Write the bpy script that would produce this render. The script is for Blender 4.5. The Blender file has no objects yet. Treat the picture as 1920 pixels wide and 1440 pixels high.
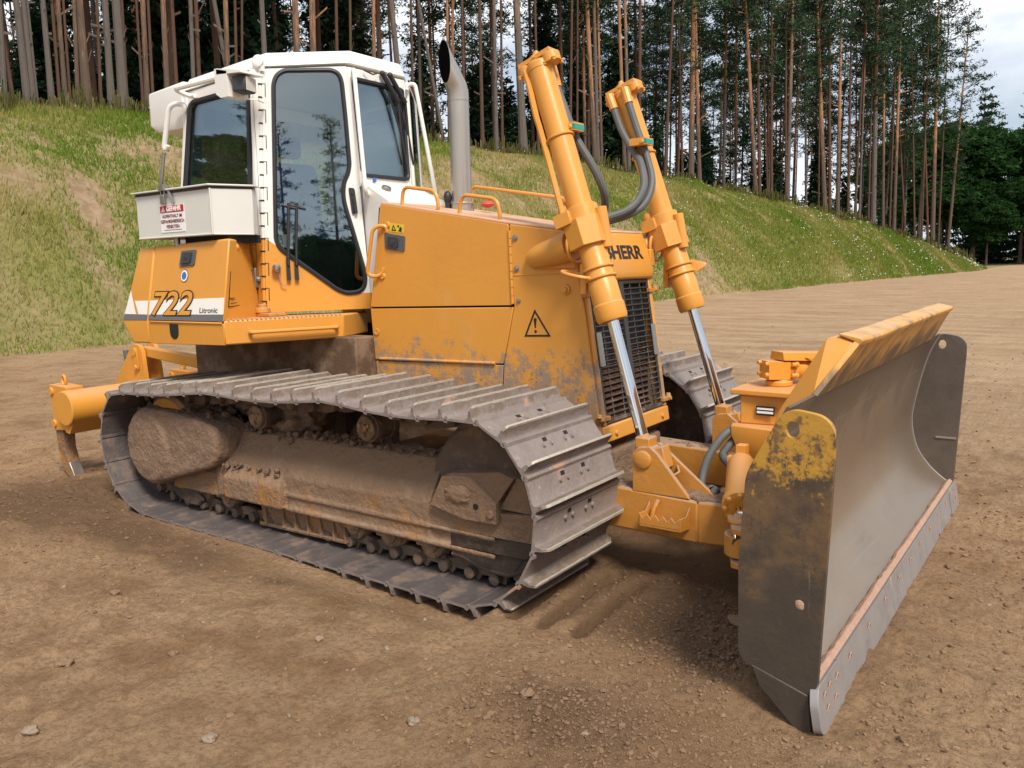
import bpy, bmesh, math, random
import numpy as np
from mathutils import Vector, Matrix, noise as mnoise
from mathutils.geometry import tessellate_polygon
R = math.radians
random.seed(7); rng = np.random.default_rng(7)
scene = bpy.context.scene
COL = scene.collection

# ------------------------------------------------------------------ camera, world, sun, exposure
cam_d = bpy.data.cameras.new('camera'); cam = bpy.data.objects.new('camera', cam_d); COL.objects.link(cam)
cr = Vector((0.812952, 0.581840, -0.023905)); cu = Vector((-0.063886, 0.129914, 0.989465)); cd = Vector((-0.578816, 0.802860, -0.142785))
mw = Matrix((cr, cu, -cd)).transposed().to_4x4(); mw.translation = Vector((2.6161, -4.5348, 1.7122))
cam.matrix_world = mw
cam_d.sensor_width = 36; cam_d.lens = 28.764; cam_d.clip_start = .05; cam_d.clip_end = 2000
scene.camera = cam
SUN_EL, SUN_AZ = 50, -32          # azimuth of the sun measured from +x towards +y
world = bpy.data.worlds.new('World'); scene.world = world; world.use_nodes = True
wn = world.node_tree.nodes; wl = world.node_tree.links; wn.clear()
wo = wn.new('ShaderNodeOutputWorld'); wb = wn.new('ShaderNodeBackground'); wl.new(wb.outputs[0], wo.inputs[0])
wb.inputs['Strength'].default_value = .07
sky = wn.new('ShaderNodeTexSky'); sky.sky_type = 'NISHITA'; sky.sun_disc = False
sky.sun_elevation = R(SUN_EL); sky.sun_rotation = R(90 - SUN_AZ)
wt = wn.new('ShaderNodeTexCoord'); wm = wn.new('ShaderNodeMapping'); wm.inputs['Scale'].default_value = (1.0, 1.0, 2.4)
wl.new(wt.outputs['Generated'], wm.inputs[0])
wx = wn.new('ShaderNodeTexNoise'); wx.inputs['Scale'].default_value = 2.6; wx.inputs['Detail'].default_value = 7; wx.inputs['Roughness'].default_value = .55
wl.new(wm.outputs[0], wx.inputs['Vector'])
wr = wn.new('ShaderNodeValToRGB'); wr.color_ramp.elements[0].position = .36; wr.color_ramp.elements[1].position = .56
wr.color_ramp.elements[0].color = (.35, .35, .35, 1)
wl.new(wx.outputs['Fac'], wr.inputs[0])
wx2 = wn.new('ShaderNodeTexNoise'); wx2.inputs['Scale'].default_value = 3.3; wx2.inputs['Detail'].default_value = 6
wl.new(wm.outputs[0], wx2.inputs['Vector'])
wr2 = wn.new('ShaderNodeValToRGB'); wr2.color_ramp.elements[0].position = .35; wr2.color_ramp.elements[1].position = .65
wr2.color_ramp.elements[0].color = (5.2, 5.9, 7.0, 1); wr2.color_ramp.elements[1].color = (10.6, 10.9, 11.3, 1)
wl.new(wx2.outputs['Fac'], wr2.inputs[0])
wmix = wn.new('ShaderNodeMixRGB'); wl.new(wr.outputs[0], wmix.inputs[0]); wl.new(sky.outputs[0], wmix.inputs[1]); wl.new(wr2.outputs[0], wmix.inputs[2])
wl.new(wmix.outputs[0], wb.inputs['Color'])
sun_d = bpy.data.lights.new('sun', 'SUN'); sun = bpy.data.objects.new('sun', sun_d); COL.objects.link(sun)
sun_d.energy = 2.6; sun_d.angle = R(16); sun_d.color = (1.0, .93, .82)
sv = Vector((math.cos(R(SUN_EL)) * math.cos(R(SUN_AZ)), math.cos(R(SUN_EL)) * math.sin(R(SUN_AZ)), math.sin(R(SUN_EL))))
sun.rotation_euler = sv.to_track_quat('Z', 'Y').to_euler(); sun.location = sv * 60
scene.view_settings.view_transform = 'Standard'; scene.view_settings.look = 'None'
scene.view_settings.exposure = 0.70; scene.view_settings.gamma = 1
scene.cycles.max_bounces = 8; scene.cycles.transparent_max_bounces = 12

# ------------------------------------------------------------------ materials
def nd(nt, t, **kw):
    n = nt.nodes.new(t)
    for k, v in kw.items(): setattr(n, k, v)
    return n
def math_(nt, op, a, b=None, c=None, clamp=False):
    n = nd(nt, 'ShaderNodeMath', operation=op); n.use_clamp = clamp
    for i, v in enumerate((a, b, c)):
        if v is None: continue
        if isinstance(v, (int, float)): n.inputs[i].default_value = v
        else: nt.links.new(v, n.inputs[i])
    return n.outputs[0]
def noise_(nt, vec, scale, detail=4, rough=.6, stretch=None, voro=False):
    if stretch:
        m = nd(nt, 'ShaderNodeMapping'); m.inputs['Scale'].default_value = stretch; nt.links.new(vec, m.inputs[0]); vec = m.outputs[0]
    if voro:
        n = nd(nt, 'ShaderNodeTexVoronoi'); n.inputs['Scale'].default_value = scale; nt.links.new(vec, n.inputs['Vector']); return n.outputs['Distance']
    n = nd(nt, 'ShaderNodeTexNoise'); n.inputs['Scale'].default_value = scale; n.inputs['Detail'].default_value = detail; n.inputs['Roughness'].default_value = rough
    nt.links.new(vec, n.inputs['Vector']); return n.outputs['Fac']
def ramp_(nt, v, lo, hi):
    n = nd(nt, 'ShaderNodeMapRange'); n.interpolation_type = 'SMOOTHSTEP'
    n.inputs['From Min'].default_value = lo; n.inputs['From Max'].default_value = hi
    nt.links.new(v, n.inputs['Value']); return n.outputs['Result']
def mix_(nt, f, a, b):
    n = nd(nt, 'ShaderNodeMixRGB')
    for i, v in enumerate((f, a, b)):
        if isinstance(v, (int, float)): n.inputs[i].default_value = v
        elif isinstance(v, tuple): n.inputs[i].default_value = (*v, 1)
        else: nt.links.new(v, n.inputs[i])
    return n.outputs[0]
def newmat(name):
    m = bpy.data.materials.new(name); m.use_nodes = True; nt = m.node_tree; nt.nodes.clear()
    o = nd(nt, 'ShaderNodeOutputMaterial'); b = nd(nt, 'ShaderNodeBsdfPrincipled'); nt.links.new(b.outputs[0], o.inputs[0])
    return m, nt, b
def pmat(name, base, rough=.5, metal=0., var=.12, vscale=6., layers=(), bump=0., bscale=60., coord='Object', spec=.5, base_in=None, per_obj=False):
    """base paint with a faint tone variation, then layers of dirt: dicts colour, scale, lo, hi, (z0, z1, zw) height weighting, up, rough, stretch"""
    m, nt, b = newmat(name)
    tc = nd(nt, 'ShaderNodeTexCoord'); vec = tc.outputs[coord]
    ovec = vec
    if per_obj:
        oi = nd(nt, 'ShaderNodeObjectInfo'); va = nd(nt, 'ShaderNodeVectorMath', operation='ADD'); vs_ = nd(nt, 'ShaderNodeMath', operation='MULTIPLY'); vs_.inputs[1].default_value = 60; nt.links.new(oi.outputs['Random'], vs_.inputs[0]); nt.links.new(vec, va.inputs[0]); nt.links.new(vs_.outputs[0], va.inputs[1]); vec = va.outputs[0]
    so = nd(nt, 'ShaderNodeSeparateXYZ'); nt.links.new(ovec, so.inputs[0])
    geo = nd(nt, 'ShaderNodeNewGeometry'); sep = nd(nt, 'ShaderNodeSeparateXYZ'); nt.links.new(geo.outputs['Position'], sep.inputs[0])
    sn = nd(nt, 'ShaderNodeSeparateXYZ'); nt.links.new(geo.outputs['Normal'], sn.inputs[0])
    if base_in: col = base_in(nt, vec, sep, sn)
    else: col = base
    v = noise_(nt, vec, vscale, 5)
    f = math_(nt, 'MULTIPLY_ADD', v, 2 * var, 1 - var)
    hs = nd(nt, 'ShaderNodeMixRGB', blend_type='MULTIPLY'); hs.inputs[0].default_value = 1
    if isinstance(col, tuple): hs.inputs[1].default_value = (*col, 1)
    else: nt.links.new(col, hs.inputs[1])
    cmb = nd(nt, 'ShaderNodeCombineColor')
    for i in range(3): nt.links.new(f, cmb.inputs[i])
    nt.links.new(cmb.outputs[0], hs.inputs[2]); col = hs.outputs[0]
    rg = rough; mt = metal
    for L in layers:
        nv = noise_(nt, vec, L.get('scale', 8), L.get('detail', 6), L.get('nrough', .65), L.get('stretch'), L.get('voro', False))
        if 'z' in L:
            z0, z1, zw = L['z']; zz = ramp_(nt, sep.outputs[2], z0, z1); nv = math_(nt, 'MULTIPLY_ADD', zz, zw, nv)
        if 'oz' in L:
            z0, z1, zw = L['oz']; zz = ramp_(nt, so.outputs[2], z0, z1); nv = math_(nt, 'MULTIPLY_ADD', zz, zw, nv)
        if 'x' in L:
            z0, z1, zw = L['x']; zz = ramp_(nt, sep.outputs[0], z0, z1); nv = math_(nt, 'MULTIPLY_ADD', zz, zw, nv)
        if 'up' in L:
            zz = math_(nt, 'MAXIMUM', sn.outputs[2], 0.); nv = math_(nt, 'MULTIPLY_ADD', zz, L['up'], nv)
        mk = ramp_(nt, nv, L['lo'], L['hi'])
        if 'amt' in L: mk = math_(nt, 'MULTIPLY', mk, L['amt'])
        col = mix_(nt, mk, col, L['colour'])
        if 'rough' in L:
            n = nd(nt, 'ShaderNodeMix'); nt.links.new(mk, n.inputs[0])
            if isinstance(rg, float): n.inputs[2].default_value = rg
            else: nt.links.new(rg, n.inputs[2])
            n.inputs[3].default_value = L['rough']; rg = n.outputs[0]
        if metal > 0:
            n = nd(nt, 'ShaderNodeMix'); nt.links.new(mk, n.inputs[0])
            if isinstance(mt, float): n.inputs[2].default_value = mt
            else: nt.links.new(mt, n.inputs[2])
            n.inputs[3].default_value = L.get('metal', 0.); mt = n.outputs[0]
    nt.links.new(col, b.inputs['Base Color'])
    if isinstance(rg, float): b.inputs['Roughness'].default_value = rg
    else: nt.links.new(rg, b.inputs['Roughness'])
    if isinstance(mt, float): b.inputs['Metallic'].default_value = mt
    else: nt.links.new(mt, b.inputs['Metallic'])
    b.inputs['Specular IOR Level'].default_value = spec
    if bump:
        bn = nd(nt, 'ShaderNodeBump'); bn.inputs['Strength'].default_value = bump; bn.inputs['Distance'].default_value = .02
        nt.links.new(math_(nt, 'MULTIPLY_ADD', noise_(nt, vec, bscale * .22, 4, .6), 2.2, noise_(nt, vec, bscale, 6, .72)), bn.inputs['Height']); nt.links.new(bn.outputs[0], b.inputs['Normal'])
    return m
ORANGE = (.66, .29, .045); MUD = (.235, .148, .095); MUDD = (.12, .075, .048); DUST = (.50, .31, .19); GREYMUD = (.26, .20, .165)
M = {}
dust_up = dict(colour=(.56, .33, .22), scale=5, lo=.75, hi=1.45, up=.75, rough=.8, amt=.5)
M['paint'] = pmat('yellow_paint', ORANGE, .38, var=.10, vscale=3, layers=(dust_up, dict(colour=DUST, scale=9, lo=.55, hi=.9, amt=.30, rough=.7), dict(colour=(.36, .20, .075), scale=22, detail=9, nrough=.75, lo=.66, hi=.74, amt=.45, rough=.7), dict(colour=(.62, .40, .19), scale=3, detail=8, stretch=(1, 1, .25), lo=.56, hi=.75, amt=.35, rough=.65)), bump=.04, bscale=90)
M['hood'] = pmat('yellow_paint_splashed', ORANGE, .38, var=.07, vscale=2.5, bump=.06, bscale=70, layers=(
    dict(colour=(.62, .38, .17), scale=2.4, detail=9, stretch=(1, 1, .35), lo=.52, hi=.75, amt=.40, rough=.6), dict(colour=(.33, .19, .08), scale=40, detail=6, nrough=.7, lo=.68, hi=.74, amt=.5),
    dict(colour=(.52, .27, .10), scale=3.5, lo=.70, hi=1.2, z=(1.5, .75, .6), amt=.6, rough=.7),
    dict(colour=GREYMUD, scale=7, detail=12, nrough=.80, lo=.78, hi=.88, z=(1.52, 1.05, .34), rough=.9, amt=.85), dict(colour=(.17, .125, .10), scale=26, detail=8, nrough=.75, lo=.85, hi=.93, z=(1.5, 1.0, .30), rough=.9, amt=.8),
    dict(colour=(.40, .24, .13), scale=7, lo=.80, hi=1.2, z=(1.15, .8, .55), rough=.9, amt=.8), dust_up))
M['top'] = pmat('dusty_sky_tinted_paint', (.62, .32, .13), .42, var=.08, vscale=2.5, layers=(dict(colour=(.60, .40, .30), scale=4, lo=.25, hi=.75, rough=.6),), bump=.03)  # pinkish tone: dust, with the sky's reflection put into the paint colour
M['frame'] = pmat('yellow_paint_worn', (.55, .235, .04), .5, var=.18, vscale=6, bump=.15, bscale=40, layers=(
    dict(colour=MUD, scale=6, lo=.52, hi=.78, rough=.95), dict(colour=(.36, .24, .16), scale=4, lo=.75, hi=1.1, up=.75, rough=.95), dict(colour=(.05, .04, .035), scale=16, lo=.66, hi=.8, rough=.8, amt=.7)))
M['mudframe'] = pmat('caked_mud_on_paint', (.42, .19, .045), .8, var=.3, vscale=6, bump=1., bscale=34, layers=(
    dict(colour=(.27, .17, .105), scale=3.2, detail=10, lo=.29, hi=.52, z=(.30, .55, .20), rough=.95), dict(colour=(.36, .235, .155), scale=7, lo=.80, hi=1.15, up=.55, rough=.95),
    dict(colour=MUDD, scale=13, lo=.62, hi=.8, rough=.95, amt=.6)))
M['mud'] = pmat('dried_mud', (.27, .178, .12), .95, var=.32, vscale=9, bump=1., bscale=36, layers=(dict(colour=MUDD, scale=22, lo=.6, hi=.75, amt=.7), dict(colour=(.40, .28, .2), scale=5, lo=.55, hi=.8, amt=.6)), spec=.2)
M['white'] = pmat('white_paint', (.80, .775, .73), .35, var=.03, vscale=3, layers=(dict(colour=(.5, .42, .33), scale=7, lo=.66, hi=.95, amt=.35, rough=.6),), bump=.015)
M['box'] = pmat('grey_white_paint', (.64, .63, .59), .5, var=.05, vscale=4, layers=(dict(colour=(.35, .28, .2), scale=14, lo=.7, hi=.85, amt=.6, rough=.8),), bump=.03)
M['black'] = pmat('black_rubber', (.018, .018, .02), .5, var=.2)
M['dark'] = pmat('dark_recess', (.012, .011, .01), .8, var=.2)  # near-black stands in for the shade inside slots, holes and recesses
M['hose'] = pmat('grey_rubber_hose', (.105, .108, .105), .6, var=.2, vscale=10, layers=(dict(colour=(.28, .22, .17), scale=9, lo=.6, hi=.85, amt=.5, rough=.9),))
M['steel'] = pmat('worn_steel', (.35, .33, .31), .38, metal=.85, var=.2, vscale=12, layers=(dict(colour=(.22, .15, .10), scale=9, lo=.55, hi=.8, rough=.8),))
M['chrome'] = pmat('chromed_rod', (.72, .72, .72), .07, metal=1., var=.05)
M['exhaust'] = pmat('brushed_exhaust_steel', (.46, .42, .37), .36, metal=.8, var=.12, vscale=5, layers=(dict(colour=(.30, .22, .16), scale=6, lo=.55, hi=.8, rough=.7, amt=.6, stretch=(1, 1, .2)),))
M['shoe'] = pmat('worn_track_steel', (.245, .20, .18), .6, metal=.15, var=.3, vscale=9, bump=.35, bscale=45, per_obj=True, layers=(
    dict(colour=(.17, .125, .095), scale=9, lo=.55, hi=.75, oz=(.02, .045, .18), rough=.9), dict(colour=(.46, .41, .34), scale=14, lo=.70, hi=.95, oz=(.066, .08, .6), rough=.5, metal=.3),
    dict(colour=(.40, .235, .16), scale=3.2, lo=.61, hi=.69, rough=.95), dict(colour=(.42, .38, .345), scale=30, lo=.56, hi=.8, rough=.5, amt=.7), dict(colour=(.11, .08, .065), scale=6, lo=.60, hi=.8, rough=.9, amt=.5)))
M['shoe_in'] = pmat('inner_track_steel', (.115, .095, .092), .6, metal=.2, var=.35, vscale=7, bump=.35, bscale=40, per_obj=True, layers=(dict(colour=(.21, .145, .105), scale=5, lo=.48, hi=.7, rough=.9), dict(colour=(.055, .045, .042), scale=9, lo=.58, hi=.75, rough=.7)))
M['chain'] = pmat('muddy_chain_steel', (.12, .085, .062), .85, var=.35, vscale=10, bump=.5, bscale=35, layers=(dict(colour=(.26, .165, .11), scale=7, lo=.48, hi=.7, rough=.95),))
M['oily'] = pmat('oily_dark_steel', (.055, .038, .028), .55, var=.35, vscale=6, bump=.4, bscale=40, layers=(dict(colour=(.40, .17, .04), scale=5, detail=8, lo=.60, hi=.70, amt=.8), dict(colour=(.20, .135, .09), scale=4, lo=.52, hi=.75, rough=.95)))
M['roller'] = pmat('muddy_roller', (.17, .11, .06), .8, var=.3, vscale=12, bump=.6, bscale=45, layers=(dict(colour=(.30, .2, .13), scale=11, lo=.45, hi=.6, rough=.95), dict(colour=(.45, .22, .06), scale=8, lo=.62, hi=.7, rough=.6)))
M['grip'] = pmat('yellow_gold_decal', (.70, .52, .03), .4, var=.05)
M['plate'] = pmat('sign_white', (.85, .84, .83), .4, var=.03)
M['signred'] = pmat('sign_red', (.48, .012, .03), .4, var=.03)
M['ink'] = pmat('black_ink', (.014, .013, .013), .5, var=.1)
M['redink'] = pmat('dark_red_ink', (.16, .03, .05), .5, var=.1)
M['stripe'] = pmat('white_stripe', (.80, .77, .72), .4, var=.04)
M['greystripe'] = pmat('grey_stripe', (.13, .135, .14), .45, var=.05)
M['greyplastic'] = pmat('grey_plastic', (.085, .09, .095), .5, var=.1)
M['bluecloth'] = pmat('blue_seat_cloth', (.03, .10, .28), .9, var=.2, vscale=14, bump=.2)
M['greyint'] = pmat('dark_grey_trim', (.035, .037, .04), .6, var=.2)
M['lens'] = pmat('lamp_glass', (.62, .60, .52), .12, var=.2, vscale=40, spec=.9)
M['red'] = pmat('red_plastic', (.55, .06, .05), .4)
M['blue'] = pmat('blue_enamel', (.05, .16, .42), .4)
M['radiator'] = pmat('rusty_radiator_slats', (.20, .065, .025), .8, var=.4, vscale=14, layers=(dict(colour=(.05, .03, .02), scale=5, lo=.5, hi=.7),))
M['green'] = pmat('green_tape', (.02, .30, .24), .4)
def lumpy(o, voxel, *disp):
    md = o.modifiers.new('remesh', 'REMESH'); md.mode = 'VOXEL'; md.voxel_size = voxel; md.use_smooth_shade = True
    for i, (size, st) in enumerate(disp):
        tx = bpy.data.textures.new('lump', 'CLOUDS'); tx.noise_scale = size; tx.noise_depth = 3; d = o.modifiers.new('lumps', 'DISPLACE'); d.texture = tx; d.strength = st; d.mid_level = .5; d.texture_coords = 'LOCAL'
def glass_mat():
    m = bpy.data.materials.new('tinted_glass'); m.use_nodes = True; nt = m.node_tree; nt.nodes.clear()
    o = nd(nt, 'ShaderNodeOutputMaterial'); mx = nd(nt, 'ShaderNodeMixShader'); t = nd(nt, 'ShaderNodeBsdfTransparent'); g = nd(nt, 'ShaderNodeBsdfGlossy')
    t.inputs[0].default_value = (.82, .88, .86, 1); g.inputs[0].default_value = (.84, .92, .97, 1); g.inputs['Roughness'].default_value = .012
    lw = nd(nt, 'ShaderNodeFresnel'); lw.inputs[0].default_value = 1.5
    f = math_(nt, 'MULTIPLY_ADD', lw.outputs[0], .75, .13, clamp=True)
    nt.links.new(f, mx.inputs[0]); nt.links.new(t.outputs[0], mx.inputs[1]); nt.links.new(g.outputs[0], mx.inputs[2]); nt.links.new(mx.outputs[0], o.inputs[0])
    return m
M['glass'] = glass_mat()
HX, HY = -2.15, -.86; DX, DY = .5857, .8105      # door hinge foot and door direction in plan
def two_tone(nt, vec, sep, sn):
    ax = math_(nt, 'MULTIPLY', math_(nt, 'SUBTRACT', sep.outputs[0], HX), DX)
    ay = math_(nt, 'MULTIPLY', math_(nt, 'ADD', math_(nt, 'MULTIPLY', math_(nt, 'ABSOLUTE', sep.outputs[1]), -1.), -HY), DY)
    u = math_(nt, 'ADD', ax, ay)
    zb = math_(nt, 'MAXIMUM', math_(nt, 'MINIMUM', math_(nt, 'MULTIPLY_ADD', u, -.745, 1.965), 1.94), 1.545)
    f = math_(nt, 'GREATER_THAN', sep.outputs[2], zb)
    return mix_(nt, f, ORANGE, (.80, .775, .73))
M['cab'] = pmat('white_over_yellow_paint', None, .36, var=.04, vscale=3, base_in=two_tone, bump=.015, layers=(dict(colour=(.5, .40, .3), scale=7, lo=.7, hi=1., amt=.3, rough=.6),))
# blade materials
M['mold'] = pmat('polished_moldboard_steel', (.33, .255, .19), .38, metal=.7, var=.14, vscale=3, bump=.04, bscale=50, layers=(
    dict(colour=(.10, .072, .05), scale=3, lo=.60, hi=1.0, z=(.55, 1.15, .5), rough=.5, metal=.3, amt=.8), dict(colour=(.13, .10, .08), scale=40, lo=.55, hi=.8, stretch=(.3, .06, .02), rough=.4, metal=.5, amt=.5), dict(colour=(.33, .31, .29), scale=60, lo=.55, hi=.8, stretch=(.25, .02, .5), rough=.3, metal=.7, amt=.6)))
SCR = [dict(colour=(.20, .175, .155), scale=30, detail=7, lo=.62, hi=.78, stretch=(.25, 1, .9), rough=.5, amt=.45), dict(colour=(.24, .20, .17), scale=34, detail=5, lo=.66, hi=.74, stretch=(1, 1, .12), rough=.5, amt=.5)]
M['endplate'] = pmat('scuffed_endplate', (.075, .058, .045), .55, metal=.25, var=.35, vscale=5, bump=.14, bscale=40, layers=(
    dict(colour=(.17, .095, .038), scale=5, detail=10, nrough=.72, lo=.66, hi=.95, z=(.1, .9, .35), rough=.6, amt=.8),
    dict(colour=(.47, .25, .035), scale=13, detail=13, nrough=.82, lo=.80, hi=.90, z=(.50, 1.15, .41), rough=.5),
    dict(colour=(.055, .04, .03), scale=18, detail=9, nrough=.8, lo=.54, hi=.62, stretch=(1, 1, .7), rough=.6, amt=.85), *SCR))
M['endplate_in'] = pmat('scraped_endplate_inside', (.14, .115, .095), .5, metal=.4, var=.3, vscale=5, bump=.1, bscale=40, layers=(dict(colour=(.07, .055, .045), scale=6, detail=9, lo=.48, hi=.72, rough=.6, amt=.8), *SCR))
M['lip'] = pmat('scraped_yellow_paint', (.62, .30, .055), .45, var=.14, vscale=5, layers=(dict(colour=(.085, .06, .042), scale=5, detail=9, stretch=(1, 1, .5), lo=.62, hi=.86, z=(1.40, 1.2, .32), rough=.5, amt=.9),
    dict(colour=(.14, .095, .055), scale=9, detail=9, lo=.42, hi=.70, stretch=(1, 1, .22), rough=.55, amt=.85), dict(colour=(.6, .42, .27), scale=6, lo=.85, hi=1.4, up=.7, amt=.6, rough=.8)), bump=.05)
M['edge'] = pmat('bright_cutting_edge', (.37, .345, .335), .42, metal=.45, var=.16, vscale=8, layers=(dict(colour=(.22, .19, .18), scale=5, lo=.45, hi=.8, rough=.6, metal=.3), dict(colour=(.5, .38, .3), scale=26, lo=.68, hi=.8, amt=.5)))
M['clay'] = pmat('dried_pink_clay', (.40, .25, .18), .95, var=.25, vscale=25, bump=.4, layers=(dict(colour=(.22, .10, .07), scale=30, lo=.62, hi=.72),))

# ------------------------------------------------------------------ mesh helpers
class G:
    def __init__(s): s.b = bmesh.new(); s.mi = 0
    def face(s, vs):
        try: f = s.b.faces.new(vs); f.material_index = s.mi; return f
        except ValueError: return None
    def box(s, a, c, m=None):
        P = [Vector((x, y, z)) for x in (a[0], c[0]) for y in (a[1], c[1]) for z in (a[2], c[2])]
        if m is not None: P = [m @ p for p in P]
        v = [s.b.verts.new(p) for p in P]
        for q in ((0, 1, 3, 2), (4, 6, 7, 5), (0, 4, 5, 1), (2, 3, 7, 6), (0, 2, 6, 4), (1, 5, 7, 3)): s.face([v[i] for i in q])
        return s
    def hull(s, pts):
        t = bmesh.new(); vs = [t.verts.new(p) for p in pts]
        r = bmesh.ops.convex_hull(t, input=vs)
        bmesh.ops.delete(t, geom=[g for g in r['geom_interior'] if isinstance(g, bmesh.types.BMVert)], context='VERTS')
        bmesh.ops.dissolve_limit(t, angle_limit=R(1), verts=t.verts[:], edges=t.edges[:])
        mp = {v: s.b.verts.new(v.co) for v in t.verts}
        for f in t.faces: s.face([mp[v] for v in f.verts])
        t.free(); return s
    def plate(s, loops, off):
        off = Vector(off); loops = [[Vector(p) for p in l] for l in loops]
        fl = [p for l in loops for p in l]
        if len(loops) == 1 and len(fl) <= 4: tr = [tuple(range(len(fl)))]
        else: tr = tessellate_polygon(loops)
        A = [s.b.verts.new(p) for p in fl]; B = [s.b.verts.new(p + off) for p in fl]
        for t in tr:
            s.face([A[i] for i in t]); s.face([B[i] for i in reversed(t)])
        k = 0
        for l in loops:
            n = len(l)
            for i in range(n): s.face([A[k + i], A[k + (i + 1) % n], B[k + (i + 1) % n], B[k + i]])
            k += n
        return s
    def xz(s, loops, y0, y1):
        return s.plate([[(p[0], y0, p[1]) for p in l] for l in loops], (0, y1 - y0, 0))
    def ring(s, c, ax, r, n, ph=0):
        ax = Vector(ax).normalized(); q = Vector((0, 0, 1)).rotation_difference(ax)
        return [s.b.verts.new(Vector(c) + q @ Vector((r * math.cos(ph + 2 * math.pi * i / n), r * math.sin(ph + 2 * math.pi * i / n), 0))) for i in range(n)]
    def lathe(s, p0, ax, prof, n=24):
        ax = Vector(ax).normalized(); p0 = Vector(p0); pr = None; first = None
        for t, r in prof:
            rg = s.ring(p0 + ax * t, ax, max(r, 1e-4), n)
            if pr:
                for i in range(n): s.face([pr[i], pr[(i + 1) % n], rg[(i + 1) % n], rg[i]])
            else: first = rg
            pr = rg
        s.face(first[::-1]); s.face(pr); return s
    def cyl(s, a, b, r0, r1=None, n=20):
        a = Vector(a); b = Vector(b); return s.lathe(a, b - a, [(0, r0), ((b - a).length, r0 if r1 is None else r1)], n)
    def tube(s, pts, r, n=8, closed=False, sm=0, corr=0):
        pts = [Vector(p) for p in pts]
        if sm: pts = catmull(pts, sm, closed)
        m = len(pts); rings = []; up = None
        for i, p in enumerate(pts):
            t = (pts[(i + 1) % m] - pts[i - 1]) if closed else (pts[min(i + 1, m - 1)] - pts[max(i - 1, 0)])
            t.normalize()
            if up is None: up = t.orthogonal().normalized()
            up = (up - t * up.dot(t)).normalized(); w = t.cross(up)
            rr = r * (1 + (corr if i % 2 else 0))
            rings.append([s.b.verts.new(p + up * rr * math.cos(2 * math.pi * k / n) + w * rr * math.sin(2 * math.pi * k / n)) for k in range(n)])
        for i in range(m if closed else m - 1):
            a, b = rings[i], rings[(i + 1) % m]
            for k in range(n): s.face([a[k], a[(k + 1) % n], b[(k + 1) % n], b[k]])
        if not closed: s.face(rings[0][::-1]); s.face(rings[-1])
        return s
    def bolt(s, c, ax, r=.014, h=.012):
        return s.lathe(c, ax, [(0, r * 1.25), (h * .35, r * 1.25), (h * .36, r), (h, r * .92)], 8)
    def sph(s, c, r, sub=2, amp=0, f=3):
        t = bmesh.ops.create_icosphere(s.b, subdivisions=sub, radius=1)
        rx = r if hasattr(r, '__len__') else (r, r, r)
        for v in t['verts']:
            k = 1 + amp * mnoise.noise(v.co * f + Vector(c) * 5)
            v.co = Vector(c) + Vector((v.co.x * rx[0], v.co.y * rx[1], v.co.z * rx[2])) * k
        for f_ in {f_ for v in t['verts'] for f_ in v.link_faces}: f_.material_index = s.mi
        return s
    def out(s, name, mat, parent=None, bev=0, seg=2, ang=35, kind=None, label=None, smooth=True):
        bmesh.ops.recalc_face_normals(s.b, faces=s.b.faces[:])
        me = bpy.data.meshes.new(name); s.b.to_mesh(me); s.b.free()
        for m_ in (mat if isinstance(mat, (list, tuple)) else [mat]): me.materials.append(M[m_] if isinstance(m_, str) else m_)
        if smooth:
            me.polygons.foreach_set('use_smooth', [True] * len(me.polygons)); me.set_sharp_from_angle(angle=R(ang))
        o = bpy.data.objects.new(name, me); COL.objects.link(o)
        if parent: o.parent = parent
        if bev:
            md = o.modifiers.new('bevel', 'BEVEL'); md.width = bev; md.segments = seg; md.limit_method = 'ANGLE'; md.angle_limit = R(40)
        if kind: o['kind'] = kind
        if label: o['label'] = label
        return o
def catmull(P, k, closed=False):
    out = []; n = len(P)
    for i in range(n if closed else n - 1):
        g = lambda j: P[j % n] if closed else P[max(0, min(n - 1, j))]
        a, b, c, d = g(i - 1), g(i), g(i + 1), g(i + 2)
        for q in range(k):
            t = q / k
            out.append(.5 * ((2 * b) + (c - a) * t + (2 * a - 5 * b + 4 * c - d) * t * t + (3 * b - a - 3 * c + d) * t ** 3))
    if not closed: out.append(P[-1].copy())
    return out
def rnd(poly, r, k=5):
    """round the corners of a 2d or 3d polygon"""
    P = [Vector(p) for p in poly]; o = []; n = len(P)
    for i in range(n):
        a, b, c = P[i - 1], P[i], P[(i + 1) % n]
        rr = r[i] if hasattr(r, '__len__') else r
        u = (a - b); v = (c - b); l = min(rr, u.length * .48, v.length * .48)
        if l < 1e-4: o.append(b); continue
        p, q = b + u.normalized() * l, b + v.normalized() * l
        for j in range(k + 1):
            t = j / k; o.append(p * (1 - t) ** 2 + b * 2 * t * (1 - t) + q * t * t)
    return o
def mir(p): return (p[0], -p[1], p[2])
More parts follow.
